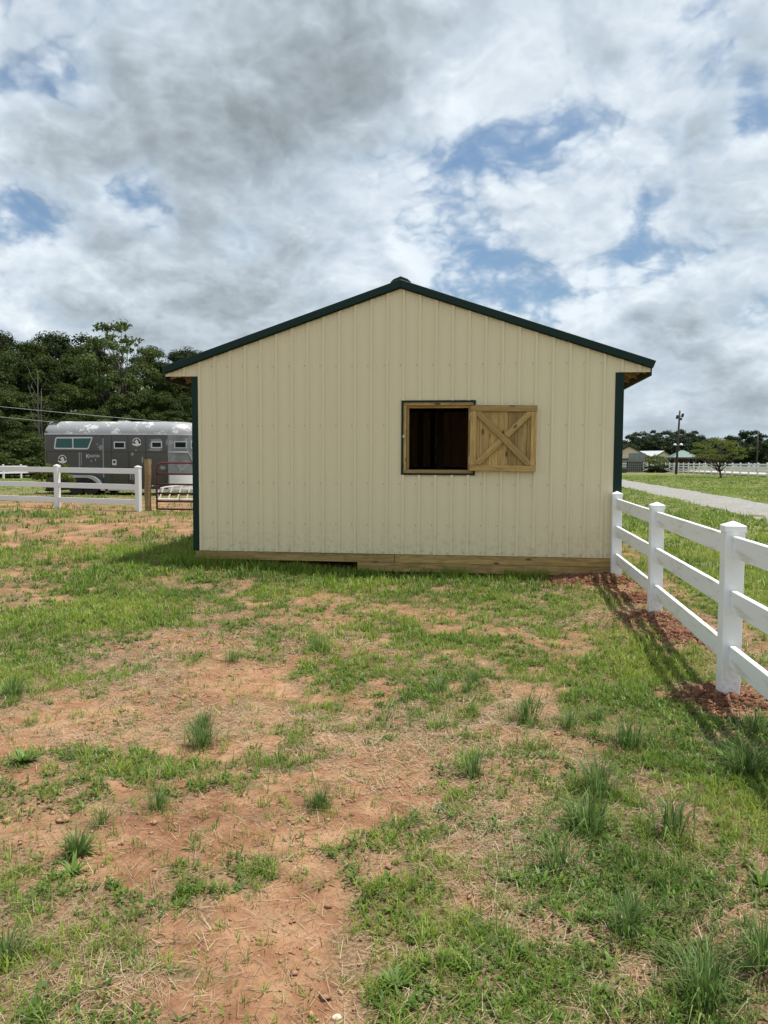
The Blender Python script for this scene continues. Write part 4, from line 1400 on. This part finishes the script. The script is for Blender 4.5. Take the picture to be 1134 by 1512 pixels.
# poles
def pole(label, px, z, top, lean, r, lamps):
    x, y, _ = at(px, z)
    g_ = gr(x, y)
    h = (687-top)*z/FPX+CAM[2]-g_
    p = thing('utility_pole', label, 'pole', (x, y, g_))
    MB().tube([(0, 0, -.4), (lean*.5, 0, h*.5), (lean, 0, h)], [r, r*.85, r*.7], 10).obj('mast', M_POLE, p, smooth=True)
    if lamps:
        M_LAMPD = simple('dark_lamp_housing', (.02, .02, .02), .5)
        for i, (dx, dz) in enumerate(((-.26, -.62), (.26, -.62), (-.30, -.80), (.30, -.45), (.12, -.95))):
            l_ = lean*(h+dz)/h
            MB().box(l_+dx-.12, l_+dx+.12, -.32, -.1, h+dz-.13, h+dz+.13).obj('floodlight', M_LAMPD, p, .03)
        MB().tube([(lean*.94-.35, -.16, h-.72), (lean*.94+.35, -.16, h-.72)], .035, 6).obj('crossarm', M_LAMPD, p)
        hz_ = (687-656.5)*z/FPX+CAM[2]-g_
        for s in (-1, 1):
            l_ = lean*hz_/h
            MB().tube([(l_, -.08, hz_-.1), (l_+s*.3, -.12, hz_+.02)], .02, 6).obj('lamp_arm', M_STEEL, p)
            MB().tube([(l_+s*.34, -.12, hz_+.13), (l_+s*.34, -.12, hz_+.02), (l_+s*.34, -.12, hz_-.08)], [.06, .16, .19], 10).obj('lamp_shade', M_VFAR, p)
    return p
pole('dark timber light pole with floodlights on top standing on the lawn', 998.5, 86, 607, .22, .135, True)
pole('distant bare timber pole among the far trees', 1117.5, 128, 636, 0, .14, False)
# wires in front of the wood
M_WIRE = simple('aluminium_wire', (.22, .22, .22), .5, .2)
for (pa, ya), (pb, yb), z, lab in (((-60, 588.5), (330, 624.5), 39.5, 'upper thin overhead wire crossing in front of the wood'), ((-60, 603.5), (330, 640), 39.0, 'lower thin overhead wire crossing in front of the wood')):
    A, B = Vector(at(pa, z, ya)), Vector(at(pb, z+6, yb))
    d = (B-A).normalized()
    A, B = A-d*16, B+d*16
    b = MB()
    pts_ = []
    for i in range(25):
        t = i/24
        q_ = A.lerp(B, t)
        pts_.append((q_.x-A.x, q_.y-A.y, q_.z-A.z-.5*4*t*(1-t)+.25))
    b.tube(pts_, .011, 5)
    link('overhead_wire', b.mesh('overhead_wire', M_WIRE), None, A, (0, 0, 0), lab, 'wire')

# ------------------------------------------------------------------ grass, straw, clods
rng = np.random.default_rng(5)
def blades(cx, cy, cz, L, W, az, tilt, bend, tint, name, m):
    """five-cornered bent blades"""
    n = len(cx)
    d = np.stack([np.cos(az), np.sin(az), np.zeros(n)], 1)
    s = np.stack([-np.sin(az), np.cos(az), np.zeros(n)], 1)
    o = np.stack([cx, cy, cz], 1)
    up = np.array([0, 0, 1.0])
    t1, t2 = tilt, tilt+bend
    m1 = o+(d*np.sin(t1)[:, None]+up*np.cos(t1)[:, None])*(L*.55)[:, None]
    m2 = m1+(d*np.sin(t2)[:, None]+up*np.cos(t2)[:, None])*(L*.45)[:, None]
    hw_ = (W/2)[:, None]
    V = np.stack([o-s*hw_, o+s*hw_, m1+s*hw_*.8, m1-s*hw_*.8, m2], 1).reshape(-1, 3)
    base = np.arange(n)[:, None]*5
    T = np.concatenate([base+np.array([[0, 1, 2]]), base+np.array([[0, 2, 3]]), base+np.array([[3, 2, 4]])], 1).reshape(-1, 3)
    return mesh_np(name, V, T, m, {'tint': np.repeat(np.clip(tint, 0, 1), 5)})
def visible(x, y, margin):
    dx, dy = x-CAM[0], y-CAM[1]
    z = dx*FW[0]+dy*FW[1]
    l = dx*RT[0]+dy*RT[1]
    return (z > 1.2) & (np.abs(l) < z*.52+margin), z
def scatter(z0, z1, dens, margin, xmin=-60, xmax=60):
    """random tuft feet in a wedge of ground in view, thinned by the cover map"""
    half = z1*.52+margin
    n = int(dens*(z1-z0)*2*half)
    z = rng.uniform(z0, z1, n)
    l = rng.uniform(-half, half, n)
    x = CAM[0]+z*FW[0]/math.cos(PITCH)+l*RT[0]
    y = CAM[1]+z*FW[1]/math.cos(PITCH)+l*RT[1]
    ok = (np.abs(l) < z*.52+margin) & (x > xmin) & (x < xmax)
    return x[ok], y[ok]
parts = []
def turf(z0, z1, dens, per, Lr, W, margin, spread):
    x, y = scatter(z0, z1, dens, margin)
    c = cover(x, y)
    lush = fbm(x, y, 1.2, 3, 51)
    keep = rng.uniform(0, 1, len(x)) < sstep(c, .18, .80)*.97+.10
    keep &= ~((x > -.12) & (x < 5.98) & (y > -.01) & (y < 11.1))
    keep &= road_d(x, y) > RHALF-.15
    x, y, c, lush = x[keep], y[keep], c[keep], lush[keep]
    n = len(x)
    rep = rng.integers(per[0], per[1]+1, n)
    tt = np.repeat(np.arange(n), rep)
    N_ = len(tt)
    az = rng.uniform(0, 2*math.pi, N_)
    rad_ = np.abs(rng.normal(0, spread, N_))
    bx, by = x[tt]+np.cos(az)*rad_, y[tt]+np.sin(az)*rad_
    size = (.45+.75*lush+.35*c)*rng.lognormal(0, .32, n)
    L = rng.uniform(*Lr, N_)*size[tt]
    W_ = W*rng.uniform(.6, 1.4, N_)
    hue = fbm(x, y, 1.1, 3, 61)*1.1-.2 + rng.normal(0, .17, n)
    tint = hue[tt]*.9+.12+rng.normal(0, .07, N_)
    dead = rng.uniform(0, 1, N_) < .03
    tint = np.where(dead, rng.uniform(.9, 1, N_), np.clip(tint, 0, .86))
    ok = ~((bx > -.07) & (bx < 5.97) & (by > 0) & (by < 11.1))
    tilt = np.abs(rng.normal(.42, .28, N_))
    bend = rng.uniform(.15, .95, N_)
    bz = Hfull(bx, by)-.004
    parts.append([q_[ok] for q_ in (bx, by, bz, L, W_, az+rng.normal(0, .5, N_), tilt, bend, tint)])
def low_weeds(z0, z1, dens, W, margin):
    """small flat-lying leaves of clover and crabgrass between the tufts"""
    x, y = scatter(z0, z1, dens, margin)
    c = cover(x, y)
    g_ = fbm(x, y, 2.0, 3, 101)
    kp = (rng.uniform(0, 1, len(x)) < sstep(c, .12, .6)*sstep(g_, .36, .6)) & ~((x > -.15) & (x < 6.0) & (y > -.05) & (y < 11.1)) & (x < 7)
    x, y = x[kp], y[kp]
    n = len(x)
    rep = rng.integers(4, 9, n)
    tt = np.repeat(np.arange(n), rep)
    N_ = len(tt)
    az = rng.uniform(0, 2*math.pi, N_)
    rr_ = np.abs(rng.normal(0, .022, N_))
    bx, by = x[tt]+np.cos(az)*rr_, y[tt]+np.sin(az)*rr_
    h_ = (.15+rng.normal(0, .12, n))[tt]+rng.normal(0, .08, N_)
    parts.append([bx, by, Hfull(bx, by)+rng.uniform(0, .018, N_), rng.uniform(.014, .04, N_)*(W/.011)**.6, W*rng.uniform(.5, 1.2, N_), az+rng.normal(0, .6, N_), rng.uniform(.5, 1.5, N_), rng.uniform(0, .6, N_), np.clip(h_, 0, .8)])
turf(1.6, 3.6, 1350, (6, 11), (.018, .052), .0034, .7, .016)
turf(3.6, 6.0, 950, (6, 10), (.022, .058), .0042, .8, .018)
turf(6.0, 9.5, 480, (6, 10), (.03, .072), .006, .9, .022)
turf(9.5, 13.5, 210, (6, 9), (.04, .10), .009, 1.0, .03)
turf(13.5, 22, 52, (5, 8), (.05, .12), .018, 1.2, .06)
turf(22, 42, 22, (5, 7), (.04, .09), .020, 1.5, .1)
turf(42, 78, 7, (5, 7), (.04, .09), .036, 1.5, .2)
low_weeds(1.6, 3.8, 700, .011, .7)
low_weeds(3.8, 7.0, 420, .013, .8)
low_weeds(7.0, 11.0, 160, .018, .9)
A = [np.concatenate(q_) for q_ in zip(*parts)]
print('turf blades', len(A[0]))
print('blade tris', 3*len(A[0]))
link('turf_grass', blades(*A, 'turf_grass', M_GRASS), kind='stuff', label='short patchy green grass over the red clay', cat='grass')
# long grass leaning against the foot of the barn
n = 9500
x = rng.uniform(-1.9, 5.6, n)
dfront = np.abs(rng.normal(0, .10, n))
y = -.03-dfront
left = x < -.13
y = np.where(left, rng.uniform(-.2, 3.6, n), y)
x = np.where(left, -.16-np.abs(rng.normal(0, .45, n)), x)
dn = fbm(x, y, 1.6, 3, 71)
kp = (rng.uniform(0, 1, n) < sstep(dn, .36, .62)+np.where(x < 2.3, .4, .12)) & ~((x > 3.9) & (x < 4.4) & ~left) & ((x < 5.0))
x, y = x[kp], y[kp]
n = len(x)
link('barn_foot_grass', blades(x, y, Hfull(x, y)-.005, rng.uniform(.07, .21, n)*(.6+.8*fbm(x, y, 2.2, 2, 72)), rng.uniform(.004, .009, n), rng.uniform(0, 6.28, n),
     np.abs(rng.normal(.25, .2, n)), rng.uniform(.1, .9, n), rng.uniform(.25, .85, n), 'barn_foot_grass', M_GRASS), kind='stuff', label='long bright grass fringing the foot of the barn wall', cat='grass')
# dead straw lying on the soil
def flat_straw(n, z0, z1, Lr, W, margin):
    x, y = scatter(z0, z1, n, margin)
    c = cover(x, y)
    s = fbm(x, y, .8, 3, 81)
    kp = (rng.uniform(0, 1, len(x)) < sstep(s, .38, .66)*.95+.10) & (x < 6.6) & ~((x > -.2) & (y > -.1) & (x < 6)) & (rng.uniform(0, 1, len(x)) > sstep(c, .35, .85)*.9)
    x, y = x[kp], y[kp]
    m_ = len(x)
    L = rng.uniform(*Lr, m_)
    az = rng.uniform(0, 2*math.pi, m_)
    return [x, y, Hfull(x, y)+rng.uniform(.001, .012, m_), L, W*rng.uniform(.6, 1.3, m_), az, rng.normal(1.50, .13, m_), rng.uniform(-.15, .25, m_), rng.beta(1.6, 1.8, m_)]
ps = [flat_straw(7000, 1.6, 3.6, (.03, .12), .0018, .6), flat_straw(4000, 3.6, 6.5, (.04, .13), .0025, .7), flat_straw(1300, 6.5, 10, (.05, .14), .004, .8)]
A = [np.concatenate(q_) for q_ in zip(*ps)]
print('straws', len(A[0]))
link('dry_straw', blades(*A, 'dry_straw', M_STRAW), kind='stuff', label='dry straw-coloured dead grass lying on the clay', cat='straw')
# crumbs and clods of clay
def m_clod():
    q = mat('clay_clods')
    t = q.attr('tint')
    n3 = q.noise(q.pos, 60, 4, .6)
    c = q.ramp(t, [(0, (.125, .052, .032)), (.5, (.24, .115, .072)), (.75, (.33, .185, .108)), (1, (.43, .27, .16))])
    q.put(q.bsdf.inputs['Base Color'], q.mix(q.m('MULTIPLY', n3, .35), c, q.mix(.5, c, (.14, .06, .035))))
    q.bsdf.inputs['Roughness'].default_value = .95
    q.bsdf.inputs['Specular IOR Level'].default_value = .1
    return q.mat
OCT = np.array([[1, 0, 0], [-1, 0, 0], [0, 1, 0], [0, -1, 0], [0, 0, 1], [0, 0, -1]], float)
OF = np.array([[0, 2, 4], [2, 1, 4], [1, 3, 4], [3, 0, 4], [2, 0, 5], [1, 2, 5], [3, 1, 5], [0, 3, 5]])
def clods(x, y, s, tint, name, m):
    n = len(x)
    th = rng.uniform(0, 6.28, n)
    V = OCT[None]*rng.uniform(.55, 1.25, (n, 6, 1))
    sc3 = np.stack([rng.uniform(.7, 1.3, n), rng.uniform(.7, 1.3, n), rng.uniform(.5, .9, n)], 1)
    V = V*sc3[:, None]*s[:, None, None]+rng.normal(0, .12, (n, 6, 3))*s[:, None, None]
    cx, sx = np.cos(th)[:, None], np.sin(th)[:, None]
    X = V[..., 0]*cx-V[..., 1]*sx+x[:, None]
    Y = V[..., 0]*sx+V[..., 1]*cx+y[:, None]
    Z = V[..., 2]+(Hfull(x, y)+s*.25)[:, None]
    VV = np.stack([X, Y, Z], -1).reshape(-1, 3)
    F = (OF[None]+np.arange(n)[:, None, None]*6).reshape(-1, 3)
    return mesh_np(name, VV, F, m, {'tint': np.repeat(np.clip(tint, 0, 1), 6)})
M_CLOD = m_clod()
xs, ys, ss, ts = [], [], [], []
for mx, my, r, a in MOUNDS:
    n = int(2300*r*r/.16)
    xs.append(rng.normal(mx, r*.45, n))
    ys.append(rng.normal(my, r*.45, n))
    ss.append(rng.lognormal(math.log(.010), .55, n).clip(.004, .038))
    ts.append(rng.uniform(.0, .62, n))
n = 1300
xs.append(rng.normal(5.95, .30, n)); ys.append(rng.uniform(-7, .3, n)); ss.append(rng.lognormal(math.log(.009), .5, n).clip(.004, .03)); ts.append(rng.uniform(.05, .6, n))
xs, ys, ss, ts = map(np.concatenate, (xs, ys, ss, ts))
kp = ~((xs > -.1) & (xs < 5.97) & (ys > -.01))
link('clay_clods', clods(xs[kp], ys[kp], ss[kp], ts[kp], 'clay_clods', M_CLOD), kind='stuff', label='loose red clay clods heaped round the fence posts', cat='clay')
x, y = scatter(1.6, 7.5, 1100, .6)
c = cover(x, y)
kp = (c < .45) & (x < 6.5) & (rng.uniform(0, 1, len(x)) < .1+.9*sstep(fbm(x, y, 1.6, 3, 91), .42, .62))
x, y = x[kp], y[kp]
n = len(x)
link('soil_crumbs', clods(x, y, rng.lognormal(math.log(.0045), .6, n).clip(.002, .02), rng.uniform(.72, 1.0, n), 'soil_crumbs', M_CLOD), kind='stuff', label='small dry crumbs of orange soil on the bare clay', cat='soil')

# coarse clumps that stand out of the turf, each a thing of its own
def clump_mesh(seed, n, L, W, wide):
    g = np.random.default_rng(seed)
    az = g.uniform(0, 2*math.pi, n)
    r = np.abs(g.normal(0, .36, n))*.17
    t = np.clip(np.abs(g.normal(.30, .38, n)), 0, 1.25)
    return blades(np.cos(az)*r, np.sin(az)*r, np.full(n, -.01), L*g.uniform(.45, 1.1, n), W*g.uniform(.6, 1.3, n), az+g.normal(0, .4, n), t, g.uniform(.2, 1.25, n), g.beta(2, 2.2, n), 'grass_clump', M_CLUMP)
CK = [clump_mesh(60+i, (90, 190, 130, 240, 70, 150)[i], .31, (.0085, .0065, .0075, .006, .010, .007)[i], 0) for i in range(6)]
CL = [(342, 978, 32), (298, 1100, 58), (232, 1192, 42), (472, 1192, 44), (780, 1064, 60), (882, 1062, 36), (650, 1018, 34), (928, 1104, 66), (870, 1226, 92), (884, 1172, 72), (990, 1226, 84), (1042, 1470, 125),
      (824, 1275, 80), (112, 1262, 60), (20, 1030, 52), (1102, 1150, 80), (698, 1150, 62), (470, 958, 36), (150, 1215, 46), (925, 1375, 80), (1128, 1420, 110), (300, 1070, 40), (690, 1020, 30), (840, 1075, 40), (8, 1410, 80), (700, 1005, 26), (1120, 1080, 60)]
LABC = 'coarse dark green grass clump standing taller than the patchy turf'
for i, (px, py, hpx) in enumerate(CL):
    x, y, z = P(px, py)
    lb, gp = LABC, 'coarse grass clumps in the turf'
    if px == 1042:
        lb, gp = 'largest coarse green grass clump with long arching blades, in turf well away from barn', None
    elif px > 1100:
        lb, gp = 'coarse green grass clump growing along the foot of the white fence', 'grass clumps along the fence'
    elif float(cover(np.array([x]), np.array([y]))[0]) < .42 or px in (298, 232, 472):
        lb, gp = 'coarse green grass clump standing alone on bare orange clay', 'grass clumps on bare clay'
    o = link('grass_clump', CK[i % 6], None, (x, y, G(x, y)), (0, 0, i*1.3), lb, 'grass clump', gp)
    s = hpx*z/FPX/.30
    o.scale = (s*random.uniform(.8, 1.05), s*random.uniform(.8, 1.05), s*random.uniform(.8, 1.0))
M_WEED = m_grass('weed_leaves', [(0, (.09, .17, .03)), (1, (.20, .30, .06))], .35)
def weed_mesh(seed):
    g = np.random.default_rng(seed)
    n = 34
    az = g.uniform(0, 6.28, n)
    me = blades(np.cos(az)*.01, np.sin(az)*.01, np.full(n, 0.0), g.uniform(.06, .16, n), g.uniform(.015, .03, n), az, g.uniform(.3, 1.2, n), g.uniform(.1, .7, n), g.uniform(0, 1, n), 'weed', M_WEED)
    return me
WK = [weed_mesh(3), weed_mesh(4)]
for i, (px, py, s) in enumerate(((118, 1258, 1.1), (108, 1290, .9), (400, 946, .8), (745, 968, .8), (35, 1130, 1.2), (800, 1300, .8), (1080, 1130, 1.2), (1125, 1305, 1.0), (585, 1450, .8))):
    x, y, z = P(px, py)
    o = link('broadleaf_weed', WK[i % 2], None, (x, y, G(x, y)), (0, 0, i*2.1), 'small bright green broad-leaved weed rosette in the turf', 'weed', 'broad-leaved weeds in the turf')
    s *= .75
    o.scale = (s, s, s*.8)
M_STONE = simple('pale_stone', (.58, .50, .36), .8, 0, .2, 30)
def stone(px, py, r, label):
    bm = bmesh.new()
    bmesh.ops.create_icosphere(bm, subdivisions=2, radius=1)
    for v in bm.verts:
        n_ = .8+.4*random.random()*.6
        v.co = Vector((v.co.x*1.2*n_, v.co.y*.9*n_, v.co.z*.65*n_))*r
    me = bpy.data.meshes.new('stone')
    bm.to_mesh(me)
    bm.free()
    me.materials.append(M_STONE)
    x, y, z = P(px, py)
    link('stone', me, None, (x, y, G(x, y)+r*.25), (0, 0, random.uniform(0, 3)), label, 'stone')
stone(919, 1359, .016, 'pale yellowish pebble among green grass on the fence side')
stone(497, 1500, .013, 'pale pebble lying on bare orange clay')
